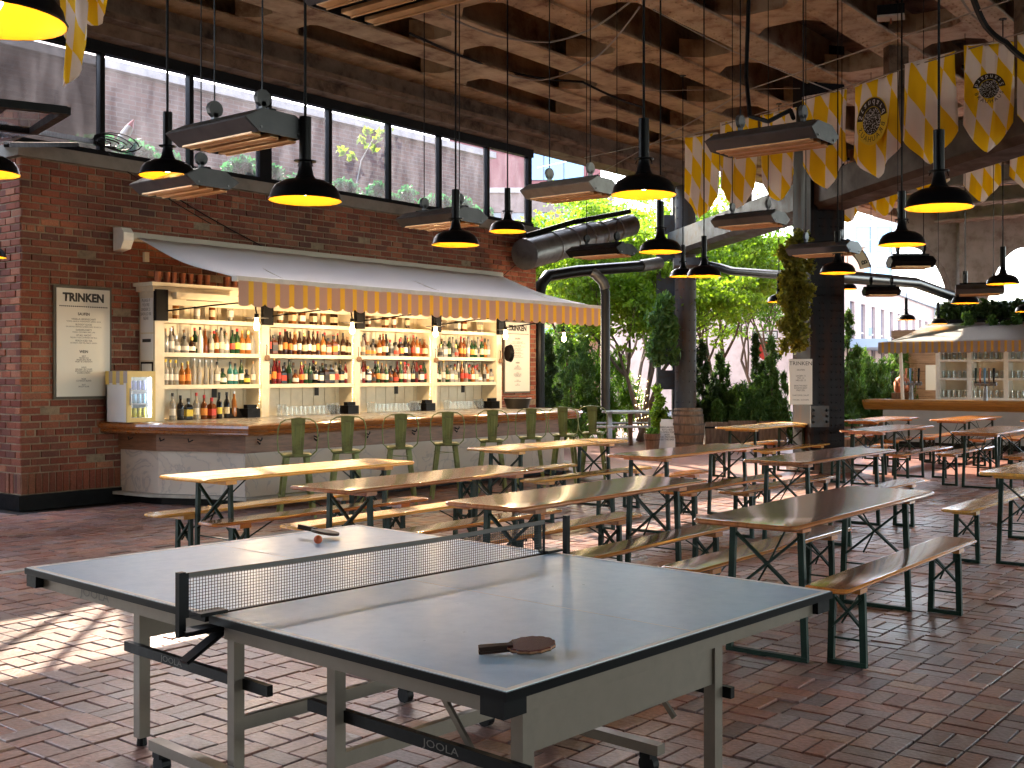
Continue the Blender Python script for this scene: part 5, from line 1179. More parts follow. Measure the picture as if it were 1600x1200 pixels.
# bushes
conifer(gp(857, 23), 2.4, .38, 'dark columnar juniper against the end of the brick wall', ML_dark, 1, 4500)
conifer(gp(892, 26.5), 2.7, .75, 'loose grey-green shrub behind the picnic table', ML_jun, 2, 4200, .07, 'oval')
conifer(gp(945, 27), 2.2, .7, 'bushy shrub behind the vertical pipe', ML_mid, 4, 4200, .07, 'oval')
conifer(gp(880, 29), 3.3, .8, 'broad green shrub behind the wall end', ML_mid, 5, 4200, .08, 'oval')
conifer(gp(1098, 25.5), 2.35, .55, 'dark juniper to the right of the round column', ML_dark, 6, 5200)
conifer(gp(1125, 25.8), 2.1, .5, 'dark juniper behind the wooden planter', ML_jun, 7, 5000)
conifer(gp(1160, 25.2), 1.35, .62, 'low rounded bush in the middle of the planter row', ML_jun, 8, 5200, .06, 'oval')
conifer(gp(1181, 27), 2.6, .2, 'thin dark cypress behind the low rounded bush', ML_dark, 9, 2600)
conifer(gp(1206, 25), 2.45, .55, 'bright-tipped juniper left of the ivy column', ML_jun, 10, 5600)
conifer(gp(1192, 26), 1.9, .5, 'shadowy juniper between the cypress and the ivy column', ML_dark, 12, 4200)
conifer(gp(1324, 24), 3.0, .5, 'pointed juniper standing right of the dark column', ML_jun, 13, 6500, .065)
conifer(gp(1362, 25.6), 1.95, .62, 'bright rounded juniper left of the far bar', ML_jun, 14, 6500, .06, 'oval')
conifer(gp(1342, 27), 2.2, .5, 'leafy bush peeping between the two right junipers', ML_mid, 15, 3600, .075, 'oval')
conifer(gp(1403, 27), 2.3, .6, 'juniper behind the copper kettle of the far bar', ML_jun, 16, 4200, .065, 'oval')
# ivy on the columns
iv = thing('ivy', 'yellowing ivy trailing down the left face of the dark column', 'ivy', (colB.x, colB.y, 1.4))
cs = []; rs = []; g = random.Random(5)
for k in range(60):
    py = 372 + 172 * k / 60; px = 1246 + 8 * math.sin(k * .5) + g.uniform(-17, 12); p = bd(px, py, 17.25 + g.uniform(-.05, .15)); cs.append(p[:]); rs.append((.13, .13, .17))
v, f = leafset(cs, rs, 9000, .042, 1, 0, 5, .1); leaves('foliage', v, f, ML_yel, iv)
MB().tube([bd(1255, 380, 17.35), bd(1248, 460, 17.35), bd(1252, 540, 17.35)], .02, 5).build('vine', M_bark, iv, True, True)
iv = thing('hanging_fern', 'ferny plant hanging from the post beside the round column', 'plant', bd(1036, 500, 23.9))
cs = []; rs = []
for k in range(30): cs.append(bd(1036 + g.uniform(-22, 16), 470 + 90 * g.random(), 23.7 + g.uniform(-.2, .2))[:]); rs.append((.2, .2, .26))
v, f = leafset(cs, rs, 4200, .05, 1.6, 1.0, 6, .1); leaves('foliage', v, f, ML_jun, iv); MB().tube([bd(1036, 465, 24.2), bd(1036, 560, 23.9)], .015, 5).build('stem', M_bark, iv, True, True)
iv = thing('trailing_plant', 'light green trailing plant low on the post beside the barrel', 'plant', bd(1030, 660, 23.4))
cs = []; rs = []
for k in range(22): cs.append(bd(1030 + g.uniform(-8, 12), 608 + 62 * g.random(), 23.2 + g.uniform(-.1, .2))[:]); rs.append((.12, .12, .16))
v, f = leafset(cs, rs, 1500, .05, 1.5, .3, 7, .1); leaves('foliage', v, f, ML_lime, iv); MB().tube([bd(1030, 605, 23.4), bd(1030, 690, 23.4)], .015, 5).build('stem', M_bark, iv, True, True)

# planters, barrel, pots, signs on the far terrace
bp_ = bz(1075, 702, 0)
brl = thing('barrel', 'weathered oak wine barrel standing before the round column', 'barrel', bp_)
BHt, Rm, Re_ = .84, .335, .285
for k in range(20):
    a0, a1 = 2 * PI * k / 20, 2 * PI * (k + .94) / 20; st = MB(); vs = []
    for j in range(7):
        z = BHt * j / 6; r_ = Re_ + (Rm - Re_) * math.sin(PI * j / 6)
        for a_ in (a0, a1): vs += [(r_ * math.cos(a_), r_ * math.sin(a_), z), ((r_ - .025) * math.cos(a_), (r_ - .025) * math.sin(a_), z)]
    fs = []
    for j in range(6):
        q = j * 4; fs += [(q, q + 2, q + 6, q + 4), (q + 1, q + 5, q + 7, q + 3), (q, q + 4, q + 5, q + 1), (q + 2, q + 3, q + 7, q + 6)]
    fs += [(24, 26, 27, 25)]; st.add(vs, fs).build('stave', M_oldwood, brl)
for z in (.03, .12, .30, .50, .68, .78):
    r_ = Re_ + (Rm - Re_) * math.sin(PI * z / BHt) + .004; MB().lathe([(r_, z), (r_ + .003, z + .02), (r_, z + .04)], n=28).build('hoop', mat('dull_hoop', (.12, .09, .07), .5, .6, var=.3), brl, True)
MB().lathe([(0, BHt - .03), (Re_ - .01, BHt - .03)], n=24).build('lid', M_oldwood, brl)
def planter(c, L, Wd, H, rz, label):
    t = thing('wooden_planter', label, 'planter', c, rz, 'wooden planters along the terrace edge'); k = 0; n_ = max(3, int(L / .11))
    for i in range(n_): MB().bbox((-L/2 + i * L / n_, -Wd/2, 0), (-L/2 + (i + .95) * L / n_, -Wd/2 + .03, H)).build('plank', M_oldwood, t)
    MB().bbox((-L/2, -Wd/2 + .032, 0), (L/2, Wd/2, H - .04)).build('soil_box', mat('soil', (.06, .045, .035), .9), t)
    MB().bbox((-L/2 - .01, -Wd/2 - .012, H * .72), (L/2 + .01, -Wd/2 - .002, H * .8)).build('strap', M_black, t); return t
pc = bz(1118, 694, 0); rzc = math.atan2(S_, C_)
planter(gp(1118, 24.4), .50, .45, .50, rzc, 'weathered wooden planter just right of the barrel')
planter(gp(1158, 24.6), .62, .45, .52, rzc, 'wooden planter behind the pale table by the column')
planter(gp(1205, 24.4), .60, .45, .52, rzc, 'wooden planter under the bright-tipped juniper')
planter(gp(1325, 23.4), .62, .5, .45, rzc, 'wooden planter under the pointed juniper')
planter(gp(1365, 25), .6, .5, .45, rzc, 'wooden planter under the rounded juniper by the far bar')
pt = thing('flower_pot', 'small stave flower pot left of the chalkboard sign', 'pot', bz(1019, 704, 0))
MB().lathe([(0, 0), (.13, 0), (.17, .33), (.18, .34), (.155, .34), (.12, .05), (0, .05)], n=14).build('tub', M_oldwood, pt, True); MB().lathe([(.152, .2), (.158, .22), (.156, .24)], n=14).build('hoop', M_black, pt, True)
cs = [(pt.location.x, pt.location.y, .38)]; v, f = leafset(cs, [(.15, .15, .1)], 160, .05, 1.3, .6, 8, .1); leaves('sprouts', v, f, ML_mid, pt)
sgp = bz(1042, 703, 0)
sg = thing('sandwich_board', 'white handwritten sandwich board leaning beside the barrel', 'sign', sgp, rzc - R(10))
MB().add([(-.17, 0, 0), (.17, 0, 0), (.15, .12, .62), (-.13, .12, .62), (-.17, .02, 0), (.17, .02, 0), (.15, .14, .62), (-.13, .14, .62)], [(0, 1, 2, 3), (7, 6, 5, 4), (0, 3, 7, 4), (1, 5, 6, 2), (3, 2, 6, 7), (0, 4, 5, 1)]).build('panel', M_paper, sg)
tx = text('lettering', 'BIERGARTEN\nKITCHEN\nIS OPEN FOR\nBEER\nAND PRETZELS\nSEE THE BAR', .05, (0, 0, 0), (0, 0, 0), M_print); tx.parent = sg; tx.location = (0, .055, .33); tx.rotation_euler = (R(79), 0, 0)
MB().bbox((-.16, .2, 0), (.16, .22, .55)).build('rear_leaf', M_paper, sg)

# picnic table with grey boards beyond the bar
pk = gp(985, 24.2); pt = thing('picnic_table', 'round grey picnic table with attached benches under the trees', 'table', pk, rzc)
M_gw = mat('silvery_boards', (.36, .35, .33), .6, var=.3, scale=5, stretch=(8, 1, 1))
for k in range(6): 
    y = -.5 + k * .2; hw = math.sqrt(max(.05, .62 ** 2 - (y * .95) ** 2)); MB().bbox((-hw, y - .094, .70), (hw, y + .094, .74)).build('board', M_gw, pt)
for s in (-1, 1):
    for k in range(2): MB().bbox((-.85 + .05 * k, s * (.78 + .16 * k) - .075, .42), (.85 - .05 * k, s * (.78 + .16 * k) + .075, .455)).build('bench_board', M_gw, pt)
    for q in (-.45, .45): MB().bar((q, s * .25, .70), (q, s * .75, 0), .08, .05).build('leg', M_gw, pt)
for q in (-.45, .45): MB().bbox((q + .03, -.9, .37), (q + .08, .9, .417)).build('cross_rail', M_gw, pt)
umb = MB().tube([(0, 0, 0), (0, 0, .7)], .05, 8).build('centre_post', M_oldwood, pt)

# menu panel on the dark column
px0, px1 = 1233, 1269
a_, b2 = bd(px0, 561, 17.15), bd(px1, 632, 17.15)
cm_ = thing('menu_board', 'white menu panel with dark text fixed low on the dark column', 'menu board', (a_ + b2) / 2, rzc)
wd = (px1 - px0) / F * 17.15; hg = 71 / F * 17.15
MB().bbox((-wd/2, -.012, -hg/2), (wd/2, .012, hg/2)).build('panel', M_paper, cm_)
for (tx_, s_, fz) in (('TRINKEN', .085, .40), ('SAUFEN', .035, .26), ('LAGER 12\nPILS 12\nHELLES 12', .035, .08), ('BRATWURST\nKASEWURST\nPRETZEL', .035, -.14), ('KARTOFFEL SALAT', .03, -.30), ('STRUDEL  SCHNAPPS', .026, -.40)):
    q = text('lettering', tx_, s_, (0, 0, 0), (R(90), 0, 0), M_print); q.parent = cm_; q.location = (0, -.0135, fz * hg)
# arched sign seen from behind
asn = thing('arched_sign', 'arched cream sign with reversed dark letters behind the dark column', 'sign', bd(1318, 402, 19.5), rzc)
arc = MB(); Ra, Rb = .42, .60; po_, pi_ = [], []
for k in range(15):
    a_ = R(10 + 110 * k / 14); po_.append((Rb * math.cos(a_), Rb * math.sin(a_))); pi_.append((Ra * math.cos(a_), Ra * math.sin(a_)))
arc.prism(po_ + pi_[::-1], lambda p: (p[0] - .12, .012, p[1] - .28), lambda p: (p[0] - .12, -.012, p[1] - .28)).build('plate', mat('cream_sign', (.70, .62, .42), .6), asn)
rm_ = MB().tube([(x - .12, -.012, z - .28) for x, z in po_], .010, 5).tube([(x - .12, -.012, z - .28) for x, z in pi_], .010, 5); rm_.build('border', M_black, asn)
for k, chx in enumerate('BIE'):
    a_ = R(22 + 26 * k); q = text('letter', chx, .14, (0, 0, 0), (0, 0, 0), M_print, None, off=.004); q.parent = asn; xv = Vector((-math.sin(a_), 0, math.cos(a_))); upv = Vector((math.cos(a_), 0, math.sin(a_)))
    Mx = Matrix((xv, upv, xv.cross(upv))).transposed().to_4x4(); q.rotation_euler = Mx.to_euler(); q.location = (.51 * math.cos(a_) - .12, -.0135, .51 * math.sin(a_) - .28)
MB().tube([(.0, 0, .30), (.0, 0, 1.2)], .008, 5).build('hanger', M_black, asn)
# traffic signs on the street
sp_ = gp(1196, 38); st_ = thing('street_signs', 'one-way sign above a red stop sign glimpsed through the trees', 'sign', sp_, rzc)
MB().tube([(0, .03, 0), (0, .03, 3.1)], .03, 6).build('pole', M_steel, st_)
MB().bbox((-.45, -.01, 2.72), (.42, .01, 3.0)).build('one_way_plate', M_print, st_); ow = MB().bbox((-.41, -.014, 2.76), (.38, -.011, 2.96)).build('arrow_field', M_paper, st_)
q = text('lettering', 'ONE WAY', .13, (0, 0, 0), (R(90), 0, 0), M_print); q.parent = st_; q.location = (0, -.016, 2.86)
MB().prism([(.34 * math.cos(PI / 8 + k * PI / 4), .34 * math.sin(PI / 8 + k * PI / 4)) for k in range(8)], lambda p: (p[0] + .02, .0, p[1] + 2.33), lambda p: (p[0] + .02, -.012, p[1] + 2.33)).build('stop_plate', mat('stop_red', (.5, .03, .02), .4), st_)

# ---------------------------------------------------------------- far bar
BY = 22.95
fb0 = by(1362, 640, BY); FBX = fb0.x
fbar = thing('far_bar_counter', 'second bar counter with a golden wood rail and pale stone front', 'bar counter', (FBX, BY, 0))
MB().bbox((FBX + .25, BY, .12), (FBX + 6.5, BY + .5, .80)).build('stone_front', mat('pale_blue_stone', (.42, .44, .43), .5, var=.12, scale=2), fbar, world=True)
MB().prism([(0, .78), (-.05, .8), (-.14, .90), (-.16, .95), (-.14, 1.0), (.6, 1.0), (.6, .78)], lambda p: (FBX - .15, BY + p[0], p[1]), lambda p: (FBX + 6.5, BY + p[0], p[1])).build('rail', mat('golden_rail_wood', (.42, .20, .045), .3, var=.35, scale=4, coat=.3, stretch=(1, 8, 8)), fbar, world=True)
MB().bbox((FBX + .28, BY + .04, 0), (FBX + 6.5, BY + .5, .12)).build('plinth', M_black, fbar, world=True)
# shelving of the far bar
SY = BY + 1.9
fsx = [by(px, 600, SY).x for px in (1462, 1511, 1520, 1568, 1576, 1640)]
fz0, fz1 = 1.0, 2.25
fs = thing('far_bar_shelves', 'white glass-filled shelving at the back of the second bar', 'shelving', (fsx[0], SY, 0))
MB().bbox((fsx[0] - .05, SY + .35, .0), (fsx[-1] + .8, SY + .38, fz1)).build('back_panel', M_cream, fs, world=True)
for x in (fsx[0], fsx[1], fsx[3], fsx[5]): MB().bbox((x, SY, .0), (x + .10, SY + .35, fz1)).build('post', M_white, fs, world=True)
for z in (1.02, 1.45, 1.86, 2.2): MB().bbox((fsx[0] + .10, SY + .01, z - .05), (fsx[5], SY + .35, z)).build('shelf', M_white, fs, world=True)
gid = 0
for r_, z in enumerate((1.02, 1.45, 1.86)):
    for k in range(22):
        x = fsx[0] + .16 + k * .115
        if any(q - .05 < x < q + .15 for q in (fsx[1], fsx[3], fsx[5])) or x > fsx[5]: continue
        o = link('drinking_glass', gm); o.location = (x, SY + .08, z); o.scale = (1.2, 1.2, 1.25); tag(o, f'clear glass, {ORD[k]} from the left on the {("bottom", "middle", "top")[r_]} shelf of the far bar', 'glass', 'glasses in the far bar')
# beer taps
for k, px in enumerate((1424, 1540)):
    p = by(px, 617, BY + .25); tp_ = thing('beer_tap', f'{"left" if k == 0 else "right"} chrome beer tap tower on the far bar', 'beer tap', (p.x, BY + .25, 1.0), 0, 'beer taps')
    MB().tube([(0, 0, 0), (0, 0, .30)], [.05, .035], 10).build('column', M_steel, tp_, True); MB().tube([(-.22, 0, .34), (.22, 0, .34)], .045, 10).build('crossbar', M_steel, tp_, True)
    for i in range(5): 
        x = -.18 + i * .09; MB().tube([(x, -.04, .35), (x, -.07, .43), (x, -.05, .66)], [.012, .02, .026], 7).build('handle', [M_green, M_copper, mat('blue_tap', (.10, .28, .5), .4), M_oldwood, M_black][i], tp_)
        MB().tube([(x, -.05, .33), (x, -.09, .29), (x, -.09, .25)], .01, 6).build('spout', M_steel, tp_)
kt = by(1408, 610, BY + .4); ket = thing('copper_kettle', 'copper brewing kettle on a wooden crate at the left end of the far bar', 'kettle', (kt.x, BY + .45, 1.14))
MB().lathe([(0, 0), (.14, 0), (.17, .04), (.175, .22), (.14, .30), (.06, .34), (.05, .40), (0, .41)], n=16).build('vessel', mat('bright_copper', (.50, .18, .09), .3, .85, var=.3), ket, True); MB().tube([(.17, 0, .25), (.26, 0, .22), (.26, 0, .1)], .015, 6).build('pipe', M_copper, ket)
cr = MB()
crt = thing('wooden_crate', 'low slatted crate under the copper kettle', 'crate', (kt.x + .02, BY + .45, 1.0))
for z in (.01, .055, .10): MB().bbox((-.2, -.14, z), (.2, -.12, z + .035)).build('slat', M_oldwood, crt)
MB().bbox((-.2, -.118, .005), (.2, .14, .135)).build('box', M_oldwood, crt)
sh = by(1440, 600, BY + 3.4); shd = thing('timber_shed', 'small timber-clad shed wall with a white poster behind the far bar', 'shed', (sh.x, BY + 3.4, 0))
for k in range(12): MB().bbox((-.75, 0, .2 + k * .2), (.85, .03, .2 + k * .2 + .185)).build('plank', mat('shed_timber', (.36, .22, .14), .7, var=.3, scale=4, stretch=(1, 1, 8)), shd)
MB().bbox((-.7, .032, 0), (.8, .4, 2.6)).build('core', M_oldwood, shd); MB().bbox((.1, -.012, 1.15), (.45, -.002, 1.75)).build('poster', M_paper, shd); MB().bar((-.2, -.03, 2.45), (.75, -.03, 2.05), .04, .08, (0, 1, 0)).build('brace', M_oldwood, shd)
# far awning and hedge
fa = thing('far_awning', 'grey fabric awning with a yellow and grey scalloped valance over the far bar', 'awning', (FBX, BY, 2.4))
af0, af1 = by(1372, 553, BY - .3), by(1640, 553, BY - .3)
zf = by(1500, 533, BY - .3).z; ab = BY + 2.2; zbk = by(1500, 505, ab).z + .0
M_aw2 = stripe('grey_awning_cloth', (.42, .42, .42)); cl = MB(); nu = 24; vv = []
for i in range(nu + 1):
    for j in range(7):
        t = j / 6; xa = af0.x + .1 + (1 - t) * 0; x = (af0.x - .0) + (af1.x - af0.x) * i / nu + (1.5 * t if i == 0 else 0); vv.append((x, BY - .3 + (ab - BY + .3) * t, zf + (zbk - zf) * t - .05 * math.sin(PI * t)))
cl.add(vv, [(i * 7 + j, (i + 1) * 7 + j, (i + 1) * 7 + j + 1, i * 7 + j + 1) for i in range(nu) for j in range(6)]); co = cl.build('canopy', M_aw2, fa, True, True)
sdm = co.modifiers.new('thick', 'SOLIDIFY'); sdm.thickness = .004
_st = M_st; M_st = stripe('grey_valance_stripe', (.36, .33, .32)); M_sy2 = M_sy; M_sy = stripe('ochre_valance_stripe', (.62, .38, .06))
valance(fa, (af0.x, BY - .3, 0), (af1.x, BY - .3, 0), zf, .24, 26, amp=.035)
for x in (af0.x + .4, af1.x - .1): MB().tube([(x, BY + .05, 1.0), (x, BY - .1, zf)], .04, 8).build('pole', M_white, fa, True, True)
hg_ = thing('planter_hedge', 'dark clipped hedge with trailing vines on top of the far awning', 'hedge', (FBX + 1.5, ab, 2.9))
hx0, hx1 = by(1468, 500, ab).x, by(1650, 500, ab).x; zh0, zh1 = by(1530, 505, ab).z, by(1530, 468, ab).z
cs = []; rs = []; g = random.Random(9)
for k in range(26): cs.append((hx0 + (hx1 - hx0) * k / 25, ab + .3 + g.uniform(-.1, .1), (zh0 + zh1) / 2 + g.uniform(-.1, .08))); rs.append((.2, .25, (zh1 - zh0) * .5))
v, f = leafset(cs, rs, 9000, .05, 1.2, .3, 9, .3); leaves('foliage', v, f, ML_dark, hg_)
cs = []; rs = []
for px, py in ((1512, 508), (1516, 500), (1550, 500), (1553, 510), (1560, 515), (1575, 516), (1590, 505), (1588, 495), (1510, 495), (1572, 508)): cs.append(by(px, py, ab - .25)[:]); rs.append((.14, .14, .14))
v, f = leafset(cs, rs, 1700, .045, 1.2, .3, 10, .2); leaves('trailing_vine', v, f, ML_jun, hg_)
MB().bbox((hx0, ab + .05, zh0 - .1), (hx1, ab + .55, zh0 + .1)).build('trough', M_black, hg_, world=True)

# ---------------------------------------------------------------- plants and brick wall behind the clerestory
bw = MB(); XB = -17.3
M_bw = bpy.data.materials.new('courtyard_brick'); n, l, b = nodes(M_bw); tc = n.new('ShaderNodeTexCoord'); mp = n.new('ShaderNodeMapping'); mp.inputs['Rotation'].default_value = (R(90), 0, R(90)); l.new(tc.outputs['Object'], mp.inputs[0])
sp3 = n.new('ShaderNodeSeparateXYZ'); cb3 = n.new('ShaderNodeCombineXYZ'); l.new(tc.outputs['Object'], sp3.inputs[0]); l.new(sp3.outputs[1], cb3.inputs[0]); l.new(sp3.outputs[2], cb3.inputs[1])
bt = n.new('ShaderNodeTexBrick'); l.new(cb3.outputs[0], bt.inputs['Vector']); bt.inputs['Scale'].default_value = 1; bt.inputs['Brick Width'].default_value = .23; bt.inputs['Row Height'].default_value = .08; bt.inputs['Mortar Size'].default_value = .008
bt.inputs['Color1'].default_value = (.145, .068, .05, 1); bt.inputs['Color2'].default_value = (.075, .04, .034, 1); bt.inputs['Mortar'].default_value = (.17, .145, .125, 1); bt.inputs['Bias'].default_value = -.1
nz = n.new('ShaderNodeTexNoise'); nz.inputs['Scale'].default_value = 1.3; nz.inputs['Detail'].default_value = 6; l.new(tc.outputs['Object'], nz.inputs['Vector']); mxx = n.new('ShaderNodeMixRGB'); mxx.blend_type = 'MULTIPLY'; mxx.inputs[0].default_value = .7; l.new(bt.outputs[0], mxx.inputs[1]); l.new(nz.outputs[1], mxx.inputs[2])
l.new(bt.outputs[0], b.inputs['Base Color']); b.inputs['Roughness'].default_value = .85
yb1 = bx(765, 300, XB).y
ow_ = thing('courtyard_wall', 'plain brick building side seen through the clerestory windows', 'building', (XB, 8, 0))
MB().bbox((XB - 4, 0, 0), (XB, yb1, 6.58)).build('wall', M_bw, ow_, world=True); MB().bbox((XB - 4.1, -.1, 6.585), (XB + .12, yb1 + .1, 6.73)).build('parapet', M_concrete, ow_, world=True)
MB().bbox((XB, Y0 + .42, 0), (WX - .46, Y1 - .05, 3.95)).build('bar_roof', mat('roof_felt', (.12, .12, .13), .9), bar_b, world=True).location -= Vector((0, 0, 0))
for k, (pa_, pb_, seed) in enumerate(((120, 285, 1), (345, 480, 2), (515, 645, 3), (655, 770, 4))):
    y0, y1 = bx(pa_, 280, WX - .8).y, bx(pb_, 280, WX - .8).y; zc = bx((pa_ + pb_) / 2, bx_y := 0, WX - .8).z if False else 4.25
    t = thing('roof_planter', f'blue-green bushy planter behind the windows, {ORD[k]} from the left', 'planter', (WX - .8, (y0 + y1) / 2, 3.95), 0, 'planters behind the windows')
    MB().bbox((WX - 1.0, y0 + .1, 3.95), (WX - .6, y1 - .1, 4.30)).build('trough', mat('dark_blue_trough', (.06, .08, .11), .6), t, world=True)
    g = random.Random(seed); cs = [(WX - .8 + g.uniform(-.15, .15), y0 + (y1 - y0) * (.1 + .8 * q / 15), 4.40 + .10 * math.sin(q * .9) + g.uniform(-.06, .06)) for q in range(16)]; rs = [(.18, .18, .16)] * 16
    v, f = leafset(cs, rs, 2600, .045, 1.1, .3, seed, .3); leaves('foliage', v, f, ML_teal, t)
sf = thing('leafy_sunflower', 'broad-leaved yellow-green plant glowing behind the middle window', 'plant', bx(565, 290, WX - .7))
cs = [bx(px, py, WX - .7)[:] for px, py in ((560, 215), (575, 205), (590, 215), (600, 205), (570, 225), (585, 232), (608, 200), (532, 235), (548, 245))]
v, f = leafset(cs, [(.11, .11, .07)] * 9, 60, .085, .9, 0, 12, .2); leaves('leaves', v, f, ML_lime, sf)
MB().tube([bx(555, 300, WX - .7), bx(565, 250, WX - .7), bx(585, 215, WX - .7)], .012, 5).build('stalk', M_white, sf, True, True)
ro = thing('garden_ornament', 'small white and red rocket ornament among the roof plants', 'ornament', bx(196, 205, WX - .75)); 
MB().tube([(0, -.05, -.12), (0, .06, .06)], [.07, .05], 10).build('body', M_white, ro, True); MB().tube([(0, .06, .06), (0, .12, .17)], [.05, .01], 10).build('nose', mat('ornament_red', (.5, .04, .06), .4), ro, True)
MB().add([(0.0, -.05, -.12), (0, -.18, -.2), (0, -.02, -.03), (.02, -.05, -.12), (.02, -.18, -.2), (.02, -.02, -.03)], [(0, 1, 2), (5, 4, 3), (0, 3, 4, 1), (1, 4, 5, 2), (2, 5, 3, 0)]).build('fin', M_white, ro)

# ---------------------------------------------------------------- buildings beyond the street
def facade(name, label, p0, p1, z0, z1, m, wins, depth=8, wm=None, trim=None, proud=None):
    """a building whose front runs p0->p1; wins: list of (s0,s1,za,zb) in metres along the front"""
    p0 = Vector(p0); p1 = Vector(p1); d = p1 - p0; L = d.length; rz = math.atan2(d.y, d.x)
    t = thing(name, label, 'building', (p0.x, p0.y, z0), rz, 'buildings across the street')
    MB().bbox((0, .2, 0), (L, depth, z1 - z0)).build('wall', m, t)
    # front skin with real openings: horizontal bands and piers around the windows
    rows = sorted(set((a, b_) for _, _, a, b_ in wins)); sk = MB(); z = z0
    for a, b_ in rows:
        sk.bbox((0, 0, z - z0), (L, .198, a - z0)); x = 0
        for s0, s1, _, _ in sorted(w_ for w_ in wins if (w_[2], w_[3]) == (a, b_)): sk.bbox((x, 0, a - z0), (s0, .198, b_ - z0)); x = s1
        sk.bbox((x, 0, a - z0), (L, .198, b_ - z0)); z = b_
    sk.bbox((0, 0, z - z0), (L, .198, z1 - z0)); sk.build('front', m, t)
    for s0, s1, a, b_ in wins:
        w_ = MB().bbox((s0, .12, a - z0), (s1, .19, b_ - z0)).build('window', wm or M_bg, t)
        MB().bbox((s0 - .08, -.06, a - z0 - .12), (s1 + .08, .10, a - z0 - .005)).build('sill', trim or M_concrete, w_)
        MB().bbox((s0, .09, (a + b_) / 2 - z0 - .03), (s1, .118, (a + b_) / 2 - z0 + .03)).build('sash_bar', M_white, w_)
    MB().bbox((-.1, -.18, z1 - z0), (L + .1, depth, z1 - z0 + .25)).build('cornice', trim or M_concrete, t)
    return t
M_bg = mat('dark_window_glass', (.10, .13, .17), .08, .0, spec=.8)
M_blue = mat('blue_window_glass', (.12, .26, .42), .06, spec=.9)
M_pink = mat('pinkish_brick_facade', (.68, .38, .25), .85, var=.2, scale=1.2)
M_pink2 = mat('dusty_pink_facade', (.60, .40, .33), .85, var=.2, scale=1.5)
ZB = 52
a_, b2 = gp(790, ZB), gp(1350, ZB)
L_ = (b2 - a_).length
wn = []
for k in range(9):
    s0 = 1.2 + k * (L_ - 2) / 9
    wn += [(s0, s0 + .8, 4.3, 6.0), (s0, s0 + .8, .9, 2.6)]
facade('pink_building', 'low pinkish building across the street behind the trees', a_, b2, 0, 7.4, M_pink, wn)
MB_b = MB().bbox((0, -1.4, 3.25), (L_, 0, 3.6)); can = thing('street_canopy', 'grey-blue canopy running along the pinkish building', 'canopy', a_, math.atan2((b2 - a_).y, (b2 - a_).x)); MB_b.build('slab', mat('canopy_blue', (.34, .38, .44), .6), can)
for k in range(8): MB().tube([(1 + k * (L_ - 2) / 7, -1.3, 0), (1 + k * (L_ - 2) / 7, -1.3, 3.25)], .06, 6).build('post', M_steel, can)
# receding facade at the right
q0 = bd(1300, 424, 44); dirn = Vector((math.sin(math.atan((1735 - CX) / F)), math.cos(math.atan((1735 - CX) / F)), 0)); dw = Vector((dirn.x * C_ - dirn.y * S_, dirn.x * S_ + dirn.y * C_, 0))
q0g = Vector((q0.x, q0.y, 0)); q1g = q0g + dw * 46; zt_ = q0.z
wn = [(1.0 + k * 2.35, 1.0 + k * 2.35 + .95, zt_ - 2.9 - .6, zt_ - .95) for k in range(19)]
facade('rowhouse_facade', 'long receding dusty pink facade with tall narrow windows at the right', q0g, q1g, 0, zt_, M_pink2, wn, 10)
can2 = thing('street_canopy', 'pale blue canopy along the receding facade', 'canopy', q0g, math.atan2(dw.y, dw.x)); MB().bbox((2, -1.8, 2.6), (40, -.01, 2.95)).build('slab', mat('canopy_pale', (.50, .58, .66), .5), can2)
for k in range(7): MB().tube([(3 + k * 6, -1.7, 0), (3 + k * 6, -1.7, 2.6)], .06, 6).build('post', M_steel, can2)
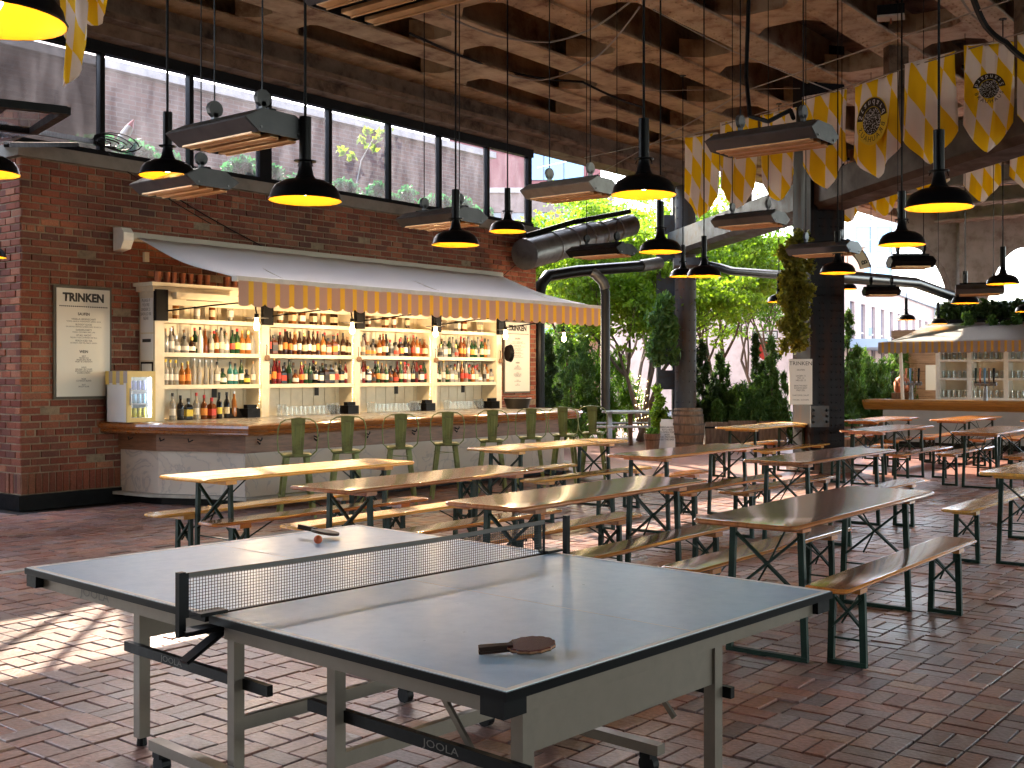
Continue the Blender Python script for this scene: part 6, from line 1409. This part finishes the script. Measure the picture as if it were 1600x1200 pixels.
# pale modern block behind, brick block at the left
p0_, p1_ = gp(1322, 95), gp(1404, 95); L_ = (p1_ - p0_).length; wn = []
for fl__ in range(3):
    for k in range(2): wn.append((.8 + k * (L_ - 1) / 2, .8 + k * (L_ - 1) / 2 + 1.3, 5.0 + fl__ * 3.4, 7.2 + fl__ * 3.4))
facade('pale_block', 'pale modern block with blue windows rising behind the right facade', p0_, p1_, 0, 14.6, mat('pale_render', (.72, .72, .73), .8, var=.1), wn, 10, M_blue)
p0_, p1_ = gp(700, 58), gp(957, 58); L_ = (p1_ - p0_).length; wn = []
for fl__ in range(3):
    for k in range(6): wn.append((.8 + k * (L_ - 1) / 6, .8 + k * (L_ - 1) / 6 + .7, 3 + fl__ * 2.6, 4.7 + fl__ * 2.6))
facade('brick_block', 'brown brick block with a row of windows beyond the end of the brick wall', p0_, p1_, 0, 10.9, mat('brown_brick_far', (.22, .16, .14), .9, var=.25, scale=3), wn, 10, M_bg)
top = thing('rooftop_storey', 'maroon metal rooftop storey with a wide window on the brick block', 'building', (p0_.x, p0_.y, 11.15), math.atan2((p1_ - p0_).y, (p1_ - p0_).x)); MB().bbox((0, .5, 0), (L_ - .6, 6, 4.2)).build('cladding', mat('maroon_metal', (.22, .07, .07), .5, .2), top)
for k in range(12): MB().bbox((k * .7, .47, 0), (k * .7 + .06, .498, 4.2)).build('rib', MATS['maroon_metal'], top)
for k in range(3): MB().bbox((L_ - 4.6 + k * 1.05, .40, .5), (L_ - 3.6 + k * 1.05, .46, 2.1)).build('window', M_blue, top)
# distant tall wall closing the street at the far right
p0_, p1_ = gp(1440, 70), gp(1760, 62); facade('street_building', 'hazy grey street building seen under the far viaduct bay', p0_, p1_, 0, 5.6, mat('grey_render', (.60, .60, .61), .8, var=.1), [(2 + k * 3, 3.4 + k * 3, 2.8, 4.6) for k in range(3)], 8, M_blue)

# lettering becomes plain mesh
bpy.context.view_layer.update(); dg = bpy.context.evaluated_depsgraph_get()
for o in [q for q in bpy.data.objects if q.type == 'FONT']:
    me_ = bpy.data.meshes.new_from_object(o.evaluated_get(dg)); nm = o.name.split('.')[0]; par_, loc_, rot_, scl_ = o.parent, o.location.copy(), o.rotation_euler.copy(), o.scale.copy()
    bpy.data.objects.remove(o); q = link(nm, me_, par_); q.location = loc_; q.rotation_euler = rot_; q.scale = scl_
print('objects', len(bpy.data.objects))
